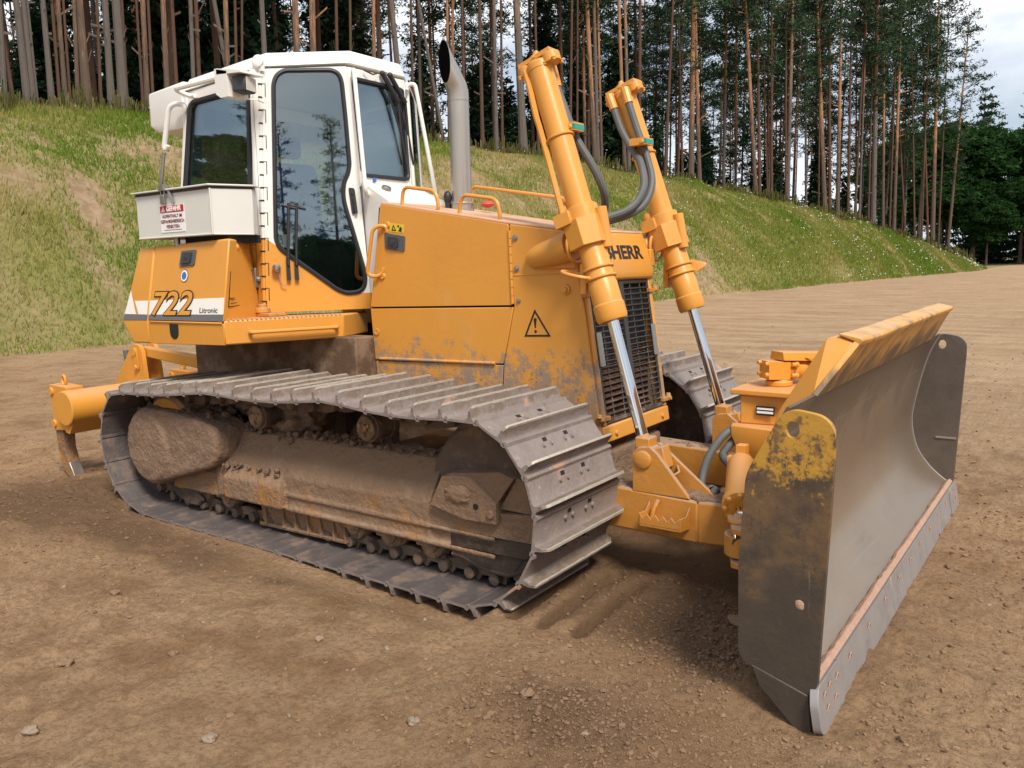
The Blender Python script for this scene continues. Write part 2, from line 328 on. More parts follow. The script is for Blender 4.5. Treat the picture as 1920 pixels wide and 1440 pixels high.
def text(name, s, origin, xd, yd, size, mat, parent, wide=1., shear=0., bold=0., align='LEFT', ext=.0008, space=1.):
    cu_ = bpy.data.curves.new(name, 'FONT'); cu_.body = s; cu_.size = size; cu_.extrude = ext; cu_.shear = shear; cu_.offset = bold; cu_.align_x = align; cu_.space_character = space
    t = bpy.data.objects.new(name, cu_); COL.objects.link(t); bpy.context.view_layer.update()
    me = bpy.data.meshes.new_from_object(t.evaluated_get(bpy.context.evaluated_depsgraph_get()))
    bpy.data.objects.remove(t); bpy.data.curves.remove(cu_)
    xd = Vector(xd).normalized(); yd = Vector(yd).normalized(); zd = xd.cross(yd).normalized()
    m = Matrix((xd * wide, yd, zd)).transposed().to_4x4(); m.translation = Vector(origin); me.transform(m)
    me.materials.clear(); me.materials.append(M[mat]); me.name = name
    o = bpy.data.objects.new(name, me); COL.objects.link(o); o.parent = parent
    return o
def thing(name, label, cat, loc=(0, 0, 0), group=None):
    o = bpy.data.objects.new(name, None); o.empty_display_size = .3; COL.objects.link(o); o.location = loc
    o['label'] = label; o['category'] = cat
    if group: o['group'] = group
    return o
# ------------------------------------------------------------------ terrain
_lat = rng.random((512, 512))
def vn(x, y):
    xi = np.floor(x).astype(int); yi = np.floor(y).astype(int); fx = x - xi; fy = y - yi
    fx = fx * fx * (3 - 2 * fx); fy = fy * fy * (3 - 2 * fy)
    a = _lat[xi % 512, yi % 512]; b = _lat[(xi + 1) % 512, yi % 512]; c = _lat[xi % 512, (yi + 1) % 512]; d = _lat[(xi + 1) % 512, (yi + 1) % 512]
    return (a * (1 - fx) + b * fx) * (1 - fy) + (c * (1 - fx) + d * fx) * fy
def fbm(x, y, o=4, s=0):
    t = 0; a = 1; w = 0
    for i in range(o): t = t + a * vn(x * 2 ** i + 17.3 * i + s, y * 2 ** i + 31.7 * i + s * 1.7); w += a; a *= .5
    return t / w
def ss(a, b, x): t = np.clip((x - a) / (b - a), 0, 1); return t * t * (3 - 2 * t)
FOOT = np.array([(-60, -16.8), (3, -16.65), (6, -16.5), (18, -14.6), (31, -12.8), (41, -12.3), (52, -12), (70, -10.6), (96, -8.2), (107, -8.6), (125, -9)])
CREST = np.array([(-60, -27, 6.6), (4, -27, 7.0), (8.34, -27, 7.12), (10.9, -27, 7.42), (13.7, -27, 7.56), (27.6, -25.5, 7.76), (34.9, -24, 7.69), (44.2, -22, 7.23), (56.9, -19.5, 6.39), (65, -18, 5.77), (74.2, -16, 4.94), (85.9, -13.5, 3.33), (99.3, -10.5, 1.5), (107, -9.8, .3), (114, -9.8, 0), (400, -9.8, 0)])
def hill(x, y):
    xf = np.interp(y, FOOT[:, 0], FOOT[:, 1]) + .25 * (fbm(y * .25, x * 0 + 3., 3) - .5)
    xc = np.interp(y, CREST[:, 0], CREST[:, 1]); zc = np.interp(y, CREST[:, 0], CREST[:, 2])
    s = np.clip((xf - x) / np.maximum(xf - xc, .3), 0, 1)
    f = np.where(s < .12, (s / .12) ** 2 * .06 * 1.9, 0); g = 1 - (1 - s) ** 1.55
    k = ss(.0, .16, s); z = zc * (g * k)
    lump = (fbm(x * .35, y * .35, 3, 5) - .5) * 1.1 + (fbm(x * 1.1, y * 1.1, 3, 9) - .5) * .35
    back = np.clip(xc - x, 0, 60)
    return z + lump * ss(.05, .35, s) * np.minimum(zc / 5, 1) * (1 - .75 * ss(.8, 1, s)) - .006 * back * np.minimum(zc / 4, 1), s, zc
GRO = [(.345, .06), (.535, .10), (.725, .115)]
def ground_z(x, y):
    h, s, zc = hill(x, y)
    z = .05 * (fbm(x * .5, y * .5, 3) - .5) + .022 * (fbm(x * 3, y * 3, 4, 3) - .5) + .018 * (fbm(x * 12, y * 12, 3, 8) - .5)
    crumb = ss(.45, .75, fbm(x * 1.4, y * 1.4, 3, 40))
    crumb = np.maximum(crumb * .5, np.exp(-((x - 1.45) / .5) ** 2 - ((y + 1.0) / .5) ** 2) * 1.15)
    crumb = np.maximum(crumb, np.exp(-((x - 1.0) / .55) ** 2 - ((y + 2.25) / .35) ** 2))
    crumb = np.maximum(crumb, np.exp(-((x + 3.7) / .7) ** 2 - ((y + 1.3) / .9) ** 2) * .9)
    near = np.exp(-(((x + 1) / 9) ** 2 + ((y + 1) / 9) ** 2))
    z = z + crumb * near * (.050 * np.abs(fbm(x * 16, y * 16, 4, 77) - .5) * 2 + .022 * (fbm(x * 45, y * 45, 2, 78) - .5) + .05 * fbm(x * 5, y * 5, 3, 55))
    z = z + near * (.016 * np.maximum(fbm(x * 9, y * 9, 4, 58) - .52, 0) * 6 * ss(.4, .6, fbm(x * .8, y * .8, 3, 59)) + .008 * (fbm(x * 34, y * 34, 2, 57) - .5))
    # long drag lines left by the blade, running fore and aft
    drag = ss(.6, 1.6, x) * ss(-2.6, -1., y) + ss(.5, 3.0, y) * 1.1 * ss(.42, .62, fbm(x * .12, y * .35, 3, 88))
    z = z + np.clip(drag, 0, 1) * (1 + 1.4 * ss(1.9, 2.2, x) * (1 - ss(1.5, 3, y))) * (.022 * (fbm(x * .22 + .6 * fbm(x * .2, y * .4, 2, 5), y * 5.5 + 3 * fbm(x * .15, y * .3, 2, 6), 3, 21) - .5) + .012 * (fbm(x * .3, y * 17, 2, 23) - .5))
    # cracked and lumpy strip on the far side
    z = z + ss(.3, 2.5, y) * .04 * (fbm(x * 2.2, y * 2.2, 4, 29) - .5)
    # grouser prints: in front of the right track, behind both tracks
    for gx, dep in GRO:
        yy = ss(-1.47, -1.42, y) * (1 - ss(-.72, -.62, y))
        d = (x - gx + .03 * (fbm(y * 3, y * 0 + gx * 9, 2) - .5)) / .024
        z = z - dep * yy * np.exp(-np.abs(d) ** 3.5) * (.75 + .5 * fbm(y * 6, y * 0 + gx * 5, 2, 33)) + .022 * yy * np.exp(-((x - gx + .085) / .045) ** 2)
    for c in (-1.04, 1.04):
        w = ss(c - .45, c - .40, y) * (1 - ss(c + .40, c + .45, y)) * (1 - ss(-3.75, -3.45, x)) * ss(-9.5, -6.5, x)
        z = z + w * (.05 * np.abs(np.sin(x * math.pi / .19)) ** .6 - .045) * (.9 + .9 * fbm(x * 2, y * 2, 2, 61))
    for c in (-1.04, 1.04):      # the weight of the machine pressed the soil down at the front of each track
        w = ss(c - .78, c - .47, y) * (1 - ss(c + .47, c + .7, y))
        z = z - .10 * w * ss(-2.0, .1, x) * (1 - ss(.05, .26, x)) + .02 * w * (1 - ss(-3.3, -1.6, x)) * ss(-3.6, -3.3, x)
        z = np.where((w > .98) & (x > -3.15) & (x < .02), np.minimum(z, -.022), z)
    z = z + .05 * np.exp(-((x + 3.45) / .22) ** 2) * ss(-1.6, -1.2, y) * (1 - ss(-.7, -.5, y))
    z = z + .06 * np.exp(-((x - 1.55) / .16) ** 2) * ss(-1.8, -1.5, y) * (1 - ss(1.5, 1.8, y)) * fbm(x * 5, y * 5, 3, 70) * 1.5
    return np.where(s > 0, h + z * .6, z)
def axis(lo, hi, a, b, st, g):
    c = list(np.arange(a, b, st)); v = b; d = st
    while v < hi: c.append(v); d *= g; v += d
    c.append(hi); v = a - st; d = st; l = []
    while v > lo: l.append(v); d *= g; v -= d
    l.append(lo); return np.array(l[::-1] + c)
def sheet(name, X, Y, Z):
    nx, ny = len(X), len(Y); gx, gy = np.meshgrid(X, Y, indexing='ij')
    z = Z(gx, gy); co = np.stack([gx, gy, z], -1).reshape(-1, 3)
    i = np.arange(nx * ny).reshape(nx, ny); q = np.stack([i[:-1, :-1], i[1:, :-1], i[1:, 1:], i[:-1, 1:]], -1).reshape(-1, 4)
    return rawmesh(name, co, q), gx.ravel(), gy.ravel()
def rawmesh(name, co, q, smooth=True):
    me = bpy.data.meshes.new(name); n = len(q); k = q.shape[1]
    me.vertices.add(len(co)); me.vertices.foreach_set('co', np.ascontiguousarray(co, dtype=np.float32).ravel())
    me.loops.add(n * k); me.loops.foreach_set('vertex_index', q.astype(np.int32).ravel())
    me.polygons.add(n); me.polygons.foreach_set('loop_start', np.arange(0, n * k, k, dtype=np.int32))
    me.polygons.foreach_set('use_smooth', [smooth] * n)
    me.update(calc_edges=True); return me
def turf(x, y):
    """how much grass grows at a spot: bare on the flat, patchy on the bank"""
    h, s, zc = hill(x, y)
    n = fbm(x * .22, y * .22, 4, 91); m = fbm(x * .9, y * .9, 3, 93)
    left = 1 - ss(14, 24, y)
    bare = .85 * ss(.535, .70, n * .7 + m * .3 + .03 * left)
    for (bx, by, rx, ry, w) in ((-20.5, 7.6, 1.6, .55, 1.), (-18.6, 6.6, 1.5, .35, .9), (-22.0, 6.0, 1.5, 1.2, .7), (-19.5, 3.9, 2.2, .8, .55), (-20.6, 24.5, 1.3, 2.2, .8), (-18.5, 28.5, 1.5, 2.0, .7), (-16.5, 31.5, 1.0, 3.0, .6), (-21.5, 29, .8, 3, .6)):
        bare = np.maximum(bare, w * np.exp(-((x - bx) / rx) ** 2 - ((y - by) / ry) ** 2) * (.55 + .9 * m))
    foot = ss(.0, .05, s + .05 * (m - .5)) * (s > .002)
    wood = 1 - ss(1.01, 1.08, 1 + (np.interp(y, CREST[:, 0], CREST[:, 1]) - x) / 40)
    return np.clip(foot * (1 - .92 * np.clip(bare, 0, 1)), 0, 1) * wood, s
def attr(me, name, v):
    a = me.attributes.new(name, 'FLOAT', 'POINT'); a.data.foreach_set('value', np.ascontiguousarray(v, dtype=np.float32))
def ground_material():
    m, nt, b = newmat('tan_soil'); tc = nd(nt, 'ShaderNodeTexCoord'); vec = tc.outputs['Object']
    sep = nd(nt, 'ShaderNodeSeparateXYZ'); nt.links.new(vec, sep.inputs[0])
    big = noise_(nt, vec, .55, 5); mid = noise_(nt, vec, 3.2, 7, .65); fine = noise_(nt, vec, 38, 6, .75); streak = noise_(nt, vec, 1.4, 6, .65, (.22, 1.1, 1))
    col = mix_(nt, ramp_(nt, mid, .36, .66), (.25, .146, .077), (.40, .26, .15))
    col = mix_(nt, math_(nt, 'MULTIPLY', ramp_(nt, big, .42, .62), .65), col, (.43, .285, .165))
    dark_soil = nd(nt, 'ShaderNodeAttribute', attribute_name='damp_shade')
    col = mix_(nt, math_(nt, 'MULTIPLY', ramp_(nt, math_(nt, 'MULTIPLY_ADD', dark_soil.outputs['Fac'], .55, mid), .55, .95), .9), col, (.15, .088, .049))
    yy = ramp_(nt, sep.outputs[1], .5, 9.)
    col = mix_(nt, math_(nt, 'MULTIPLY', yy, .6), col, mix_(nt, ramp_(nt, streak, .36, .64), (.37, .25, .15), (.56, .41, .26)))
    pk = noise_(nt, vec, 9, 6, .7); col = mix_(nt, math_(nt, 'MULTIPLY', ramp_(nt, pk, .64, .72), .4), col, (.38, .24, .17))
    sp = noise_(nt, vec, 55, 3, .6); col = mix_(nt, math_(nt, 'MULTIPLY', ramp_(nt, sp, .70, .76), .8), col, (.52, .42, .33))
    col = mix_(nt, math_(nt, 'MULTIPLY', ramp_(nt, fine, .58, .36), .55), col, (.15, .088, .05))
    tf = nd(nt, 'ShaderNodeAttribute', attribute_name='turf')
    gcol = mix_(nt, ramp_(nt, noise_(nt, vec, .5, 5), .38, .62), (.19, .195, .05), (.27, .225, .09))
    gcol = mix_(nt, ramp_(nt, noise_(nt, vec, 7, 6, .7), .45, .7), gcol, (.11, .14, .03))
    scol = mix_(nt, ramp_(nt, mid, .4, .65), (.25, .165, .10), (.36, .255, .17))
    hl = nd(nt, 'ShaderNodeAttribute', attribute_name='bank'); col = mix_(nt, hl.outputs['Fac'], col, scol)
    col = mix_(nt, tf.outputs['Fac'], col, gcol)
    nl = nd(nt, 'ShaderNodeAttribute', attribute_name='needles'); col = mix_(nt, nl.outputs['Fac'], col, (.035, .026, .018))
    nt.links.new(col, b.inputs['Base Color']); b.inputs['Roughness'].default_value = .95; b.inputs['Specular IOR Level'].default_value = .15
    bn = nd(nt, 'ShaderNodeBump'); bn.inputs['Strength'].default_value = 1.; bn.inputs['Distance'].default_value = .035
    h = math_(nt, 'ADD', math_(nt, 'MULTIPLY', fine, .5), math_(nt, 'MULTIPLY', noise_(nt, vec, 110, 5, .7), .35)); h = math_(nt, 'ADD', h, math_(nt, 'MULTIPLY', mid, .6))
    nt.links.new(h, bn.inputs['Height']); nt.links.new(bn.outputs[0], b.inputs['Normal'])
    return m
def damp_shade(x, y):  # damp earth, with shade under the machine and beside the blade put in colour
    d = .9 * np.exp(-((x - 1.45) / .6) ** 2 - ((y + .9) / .7) ** 2) + .7 * np.exp(-((x - 1.1) / .6) ** 2 - ((y + 2.2) / .4) ** 2) + .9 * np.exp(-((x + 3.9) / .8) ** 2 - ((y + 1.4) / 1.2) ** 2)
    d = d + .55 * ss(-.1, .2, x) * (1 - ss(1.6, 1.9, x)) * ss(-1.6, -1.2, y) * (1 - ss(1.4, 1.8, y)) + .45 * np.exp(-((x - 3.4) / 1.4) ** 2 - ((y - .1) / .9) ** 2)
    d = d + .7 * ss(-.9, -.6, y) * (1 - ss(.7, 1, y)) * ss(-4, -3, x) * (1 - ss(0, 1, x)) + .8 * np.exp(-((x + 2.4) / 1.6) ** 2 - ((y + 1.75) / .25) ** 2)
    for gx, dep in GRO: d = d + .9 * np.exp(-((x - gx) / .04) ** 4) * ss(-1.47, -1.42, y) * (1 - ss(-.72, -.62, y))  # prints darkened too: moist soil, with the shade of their sides painted in
    return np.clip(d, 0, 1)
GM = ground_material()
X = axis(-300, 300, -6.4, 4.6, .03, 1.06); Y = axis(-160, 500, -4.6, 2.2, .03, 1.045); Y = np.unique(np.concatenate([Y, np.arange(6, 112, .45)]))
X = np.unique(np.concatenate([X, np.arange(-32, -8, .35)]))
X = np.unique(np.concatenate([X, np.arange(-2.4, 3.0, .0135)])); Y = np.unique(np.concatenate([Y, np.arange(-3.9, .2, .0135)]))
X = X[np.concatenate([[True], np.diff(X) > .004])]; Y = Y[np.concatenate([[True], np.diff(Y) > .004])]
gme, gx, gy = sheet('ground', X, Y, ground_z)
tv, sv_ = turf(gx, gy); attr(gme, 'turf', tv * .8); attr(gme, 'bank', ss(.02, .1, sv_)); attr(gme, 'damp_shade', damp_shade(gx, gy))
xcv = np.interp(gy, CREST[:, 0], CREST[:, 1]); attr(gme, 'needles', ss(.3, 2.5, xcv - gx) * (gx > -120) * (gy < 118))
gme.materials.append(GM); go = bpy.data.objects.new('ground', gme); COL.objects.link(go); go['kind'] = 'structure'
def zat(x, y): return float(ground_z(np.array([float(x)]), np.array([float(y)]))[0])

# grass blades on the bank
def leaf_material(name, cols, rough=.6, trans=.35):
    m = bpy.data.materials.new(name); m.use_nodes = True; nt = m.node_tree; nt.nodes.clear()
    o = nd(nt, 'ShaderNodeOutputMaterial'); d = nd(nt, 'ShaderNodeBsdfDiffuse'); t = nd(nt, 'ShaderNodeBsdfTranslucent'); mx = nd(nt, 'ShaderNodeMixShader')
    a = nd(nt, 'ShaderNodeAttribute', attribute_name='tone')
    r = nd(nt, 'ShaderNodeValToRGB'); e = r.color_ramp.elements
    while len(e) < len(cols): e.new(.5)
    for i, c in enumerate(cols): e[i].position = i / (len(cols) - 1); e[i].color = (*c, 1)
    nt.links.new(a.outputs['Fac'], r.inputs[0]); nt.links.new(r.outputs[0], d.inputs[0]); nt.links.new(r.outputs[0], t.inputs[0])
    mx.inputs[0].default_value = trans; nt.links.new(d.outputs[0], mx.inputs[1]); nt.links.new(t.outputs[0], mx.inputs[2]); nt.links.new(mx.outputs[0], o.inputs[0])
    return m
def scatter_bank(n, y0, y1, lo=.1):
    y = y0 + (y1 - y0) * rng.random(n) ** 1.25; xf = np.interp(y, FOOT[:, 0], FOOT[:, 1]); xc = np.interp(y, CREST[:, 0], CREST[:, 1])
    x = xf + .3 - (xf - xc + 1.6) * rng.random(n); t, s = turf(x, y)
    k = (t > lo + (1 - lo) * rng.random(n) * .9) & (np.interp(y, CREST[:, 0], CREST[:, 2]) > .25); return x[k], y[k], t[k], s[k]
gxs, gys, gt, gs = scatter_bank(500000, -16, 112)
n = len(gxs); gz = ground_z(gxs, gys); dist = np.hypot(gxs - 2.6, gys + 4.5)
tall = fbm(gxs * .5, gys * .5, 3, 12); hgt = (.09 + .22 * rng.random(n) * tall * 1.6) * (1 + .35 * ss(.9, 1.0, gs)) ; wid = .008 + dist * .00042
ang = rng.random(n) * 6.283; ln = hgt * (.15 + .5 * rng.random(n)); la = rng.random(n) * 6.283
P0 = np.stack([gxs, gys, gz - .02], -1); dw = np.stack([np.cos(ang), np.sin(ang), 0 * ang], -1) * wid[:, None]
tip = P0 + np.stack([np.cos(la) * ln, np.sin(la) * ln, hgt], -1)
co = np.stack([P0 - dw, P0 + dw, tip], 1).reshape(-1, 3); q = np.arange(3 * n).reshape(n, 3)
me = rawmesh('grass', co, q, False)
dry = fbm(gxs * .25, gys * .25, 3, 44); lush = np.exp(-((gxs + 22.5) / 1.2) ** 2 - ((gys - 9.4) / .9) ** 2)
tone = np.clip(.5 + (dry - .5) * (2.2 - 1.0 * ss(20, 45, gys)) + (rng.random(n) - .5) * .5 + .25 * (1 - gt) - .5 * lush - .02 - .12 * ss(20, 60, gys), 0, 1)
attr(me, 'tone', np.repeat(tone, 3)); me.materials.append(leaf_material('grass_blades', [(.15, .235, .03), (.215, .265, .05), (.31, .30, .085), (.45, .37, .16)]))
o = bpy.data.objects.new('grass', me); COL.objects.link(o); o['kind'] = 'stuff'
# small white flowers
fx, fy, ft, fs = scatter_bank(3300, -14, 105, .25); k = (fbm(fx * .6, fy * .6, 3, 66) > .47) | (fs > .93); fx, fy = fx[k], fy[k]
n = len(fx); fz = ground_z(fx, fy) + .12 + .3 * rng.random(n); fd = np.hypot(fx - 2.6, fy + 4.5); r = .011 + .00042 * fd * (.5 + rng.random(n))
c = np.stack([fx, fy, fz], -1); tl = (rng.random((n, 3)) - .5); u_ = np.stack([np.ones(n), 0 * fx, 0 * fx], -1) + tl * .5; v_ = np.cross(tl + np.array([0, -.6, 1]), u_); v_ /= np.linalg.norm(v_, axis=1)[:, None]; u_ /= np.linalg.norm(u_, axis=1)[:, None]
co = np.stack([c - u_ * r[:, None], c - v_ * r[:, None], c + u_ * r[:, None], c + v_ * r[:, None]], 1).reshape(-1, 3)
me = rawmesh('wildflowers', co, np.arange(4 * n).reshape(n, 4), False); me.materials.append(pmat('white_petals', (.75, .74, .66), .8)); o = bpy.data.objects.new('wildflowers', me); COL.objects.link(o); o['kind'] = 'stuff'
# tall dry weeds along the crest, at the feet of the pines
n = 16000; wy = 4 + 100 * rng.random(n) ** 1.1; wx_ = np.interp(wy, CREST[:, 0], CREST[:, 1]) + .9 - 2.6 * rng.random(n); k = fbm(wx_ * .8, wy * .8, 3, 71) > .45; wx_, wy = wx_[k], wy[k]; n = len(wy)
wz = ground_z(wx_, wy); hh = .25 + .75 * rng.random(n) ** 1.6 * fbm(wx_, wy, 2, 7) * 1.5; aa = rng.random(n) * 6.283; wd = .007 + .0005 * np.hypot(wx_ - 2.6, wy + 4.5)
P0 = np.stack([wx_, wy, wz - .03], -1); dw = np.stack([np.cos(aa), np.sin(aa), 0 * aa], -1) * wd[:, None]; tp = P0 + np.stack([(rng.random(n) - .5) * .3, (rng.random(n) - .5) * .3, hh], -1)
co = np.stack([P0 - dw * .6, P0 + dw * .6, tp + dw, tp - dw], 1).reshape(-1, 3); me = rawmesh('weeds', co, np.arange(4 * n).reshape(n, 4), False); attr(me, 'tone', np.repeat(rng.random(n), 4))
me.materials.append(leaf_material('weed_stems', [(.06, .09, .02), (.13, .12, .04), (.25, .20, .10)])); o = bpy.data.objects.new('weeds', me); COL.objects.link(o); o['kind'] = 'stuff'
# crumbs, clods and pebbles on the soil
def clod_mesh(name, pts, rad, mat, flat=.7):
    t = (1 + 5 ** .5) / 2; V = np.array([(-1, t, 0), (1, t, 0), (-1, -t, 0), (1, -t, 0), (0, -1, t), (0, 1, t), (0, -1, -t), (0, 1, -t), (t, 0, -1), (t, 0, 1), (-t, 0, -1), (-t, 0, 1)]) / 1.9
    F = np.array([(0, 11, 5), (0, 5, 1), (0, 1, 7), (0, 7, 10), (0, 10, 11), (1, 5, 9), (5, 11, 4), (11, 10, 2), (10, 7, 6), (7, 1, 8), (3, 9, 4), (3, 4, 2), (3, 2, 6), (3, 6, 8), (3, 8, 9), (4, 9, 5), (2, 4, 11), (6, 2, 10), (8, 6, 7), (9, 8, 1)])
    n = len(pts); v = V[None] * (1 + .38 * (rng.random((n, 12, 1)) - .5)); a = rng.random(n) * 6.283
    sc = rad[:, None] * (.6 + .8 * rng.random((n, 3))) * np.array([1, 1, flat]); v = v * sc[:, None, :]
    ca, sa = np.cos(a)[:, None], np.sin(a)[:, None]; x = v[..., 0] * ca - v[..., 1] * sa; y = v[..., 0] * sa + v[..., 1] * ca
    co = np.stack([x, y, v[..., 2]], -1) + pts[:, None, :]; q = (F[None] + 12 * np.arange(n)[:, None, None]).reshape(-1, 3)
    me = rawmesh(name, co.reshape(-1, 3), q, False); attr(me, 'tone', np.repeat(rng.random(n), 12)); me.materials.append(mat); return me
def free(x, y):     # keep clear of the tracks and the blade
    tr = (np.abs(np.abs(y) - 1.04) < .45) & (x > -3.5) & (x < .3)
    bl = (x > 1.55) & (x < 2.0) & (np.abs(y) < 1.72); return ~(tr | bl)
m, nt, b = newmat('soil_clods'); a = nd(nt, 'ShaderNodeAttribute', attribute_name='tone'); r_ = nd(nt, 'ShaderNodeValToRGB'); e = r_.color_ramp.elements
e[0].color = (.15, .088, .049, 1); e[1].color = (.36, .24, .145, 1); e.new(.6).color = (.25, .152, .085, 1); nt.links.new(a.outputs['Fac'], r_.inputs[0]); nt.links.new(r_.outputs[0], b.inputs['Base Color']); b.inputs['Roughness'].default_value = .95
PX, PY, PR = [], [], []
for (cx_, cy_, sx, sy, n, r0) in ((-.6, -2.6, 2.4, 1.1, 2600, .0032), (1.40, -1.30, .38, .42, 9000, .0034), (1.0, -2.2, .35, .2, 2600, .0034), (2.0, -2.3, .8, .5, 2200, .0032), (-3.6, -1.9, 1., .6, 2600, .005), (3.6, .4, 1.6, 1.4, 4200, .007), (0, 6, 9, 4, 2500, .012)):
    PX.append(rng.normal(cx_, sx, n)); PY.append(rng.normal(cy_, sy, n)); PR.append(r0 * np.exp(rng.normal(0, .55, n)))
px_, py_, pr_ = map(np.concatenate, (PX, PY, PR)); pr_ = np.minimum(pr_, .014); k = free(px_, py_) & (np.hypot(px_ - 2.6, py_ + 4.5) > .8); px_, py_, pr_ = px_[k], py_[k], pr_[k]
me = clod_mesh('soil_crumbs', np.stack([px_, py_, ground_z(px_, py_) + pr_ * .25], -1), pr_, m); me.attributes['tone'].data.foreach_set('value', np.repeat(rng.random(len(px_)) * (.8 - .62 * damp_shade(px_, py_)), 12).astype(np.float32)); o = bpy.data.objects.new('soil_crumbs', me); COL.objects.link(o); o['kind'] = 'stuff'
pebm = pmat('pale_chalky_stone', (.27, .20, .14), .9, var=.3, vscale=20, bump=.4, bscale=60)
n = 480; px_ = rng.normal(.2, 2.2, n); py_ = rng.normal(-2., 1.3, n); k = free(px_, py_); px_, py_ = px_[k], py_[k]; pr_ = np.minimum(.004 * np.exp(rng.normal(0, .5, len(px_))), .016)
me = clod_mesh('pale_pebbles', np.stack([px_, py_, ground_z(px_, py_) + pr_ * .2], -1), pr_, pebm); o = bpy.data.objects.new('pale_pebbles', me); COL.objects.link(o); o['kind'] = 'stuff'
clodm = pmat('brown_clod', (.27, .175, .11), .95, var=.35, vscale=18, bump=.8, bscale=40, spec=.1)
for (x, y, r, mt, lab) in ((-1.608, -2.387, .026, clodm, 'round brown clod lying alone on the soil left of the track'), (-1.022, -2.939, .035, clodm, 'wide brown clod in the left foreground with a small one beside it'), (.038, -2.922, .026, pebm, 'pale stone lying in the bottom left foreground'),
        (-.712, -2.60, .022, clodm, 'darker small clod just right of the wide brown clod'), (-.559, -3.282, .028, pebm, 'pale stone at the bottom left corner of the bare ground'), (.879, -2.07, .028, clodm, 'reddish clod on the loose soil in front of the blade end'),
        (1.35, -1.02, .045, clodm, 'dark lump of earth beside the blade end plate'), (.62, -2.45, .024, pebm, 'flat pale stone in the middle of the near foreground'), (-.25, -2.15, .020, pebm, 'small pale stone on smooth soil below the track')):
    g = G(); g.sph((0, 0, 0), (r * 1.1, r * .85, r * .6), 3, .6, 1.6); o = g.out('stone' if mt is pebm else 'clod', mt, ang=180); o.location = (x, y, zat(x, y) + r * .3); o.rotation_euler = (0, 0, x * 9)
    o['label'] = lab; o['category'] = 'stone' if mt is pebm else 'clod of earth'
# ------------------------------------------------------------------ the bulldozer
DZ = thing('bulldozer', 'dusty yellow crawler bulldozer with white cab, wide tracks and a big steel blade', 'bulldozer')
V = Vector
# ---- crawler tracks
TOP = [(-3.21, .855), (-3.0, .868), (-2.78, .875), (-2.585, .885), (-2.4, .905), (-2.22, .924), (-2.06, .938), (-1.84, .93), (-1.68, .926), (-1.5, .927), (-1.32, .936), (-1.14, .952), (-.95, .972), (-.75, .958), (-.576, .942), (-.39, .934), (-.2, .938), (-.01, .95), (.13, .948)]
FRONT = [(.5 * math.cos(a), .485 + .5 * math.sin(a)) for a in [R(d) for d in range(68, -100, -8)]]
BOT = [(-.2, -.008), (-.6, -.006), (-1.2, -.005), (-1.8, -.004), (-2.4, -.004), (-2.8, -.002)]
REAR = [(-3.06, .018), (-3.19, .075), (-3.32, .18), (-3.40, .33), (-3.425, .48), (-3.40, .63), (-3.33, .76)]
def track_path():
    P = catmull([V((x, 0, z)) for x, z in TOP + FRONT + BOT + REAR], 12, True)
    L = [0]
    for i in range(len(P)): L.append(L[-1] + (P[(i + 1) % len(P)] - P[i]).length)
    return P, L
TP, TL = track_path(); NSH = round(TL[-1] / .191); PITCH = TL[-1] / NSH
def path_at(s):
    s %= TL[-1]; i = int(np.searchsorted(TL, s, 'right')) - 1; i = min(i, len(TP) - 1)
    return TP[i].lerp(TP[(i + 1) % len(TP)], (s - TL[i]) / max(TL[i + 1] - TL[i], 1e-9))
HW = .4065
def shoe_mesh():
    g = G(); h = PITCH / 2
    prof = [(-h - .012, .004), (-h - .008, .020), (-h + .006, .026), (-h + .022, .014), (.030, .012), (.046, .020), (.051, .082), (.065, .084), (.074, .022), (.086, .010), (h + .006, .002), (h + .008, -.012), (h - .014, -.010), (h - .018, -.002), (-h + .02, 0), (-h, -.002)]
    # taper the grouser at its ends
    def pr(y, k): return [(x, y, z if z < .04 else .022 + (z - .022) * k) for x, z in prof]
    secs = [pr(-HW, .62), pr(-HW + .035, 1), pr(HW - .035, 1), pr(HW, .62)]
    rings = [[g.b.verts.new(p) for p in s] for s in secs]; n = len(prof)
    for a, b in zip(rings, rings[1:]):
        for i in range(n):
            f = g.face([a[i], a[(i + 1) % n], b[(i + 1) % n], b[i]])
            if f and i >= 11: f.material_index = 1
    for r_ in (rings[0], rings[-1]):
        t = tessellate_polygon([[v.co for v in r_]])
        for q in t: g.face([r_[i] for i in q])
    for y in (-.10, .10):
        for x in (-.025,):
            g.bolt((x, y - .035, .012), (0, 0, 1), .012, .013); g.bolt((x, y + .035, .012), (0, 0, 1), .012, .013)
    g.mi = 2
    for y in (-.10, .10): g.box((-h + .030, y - .018, .0125), (-h + .052, y + .018, .0150))
    g.mi = 0
    return g
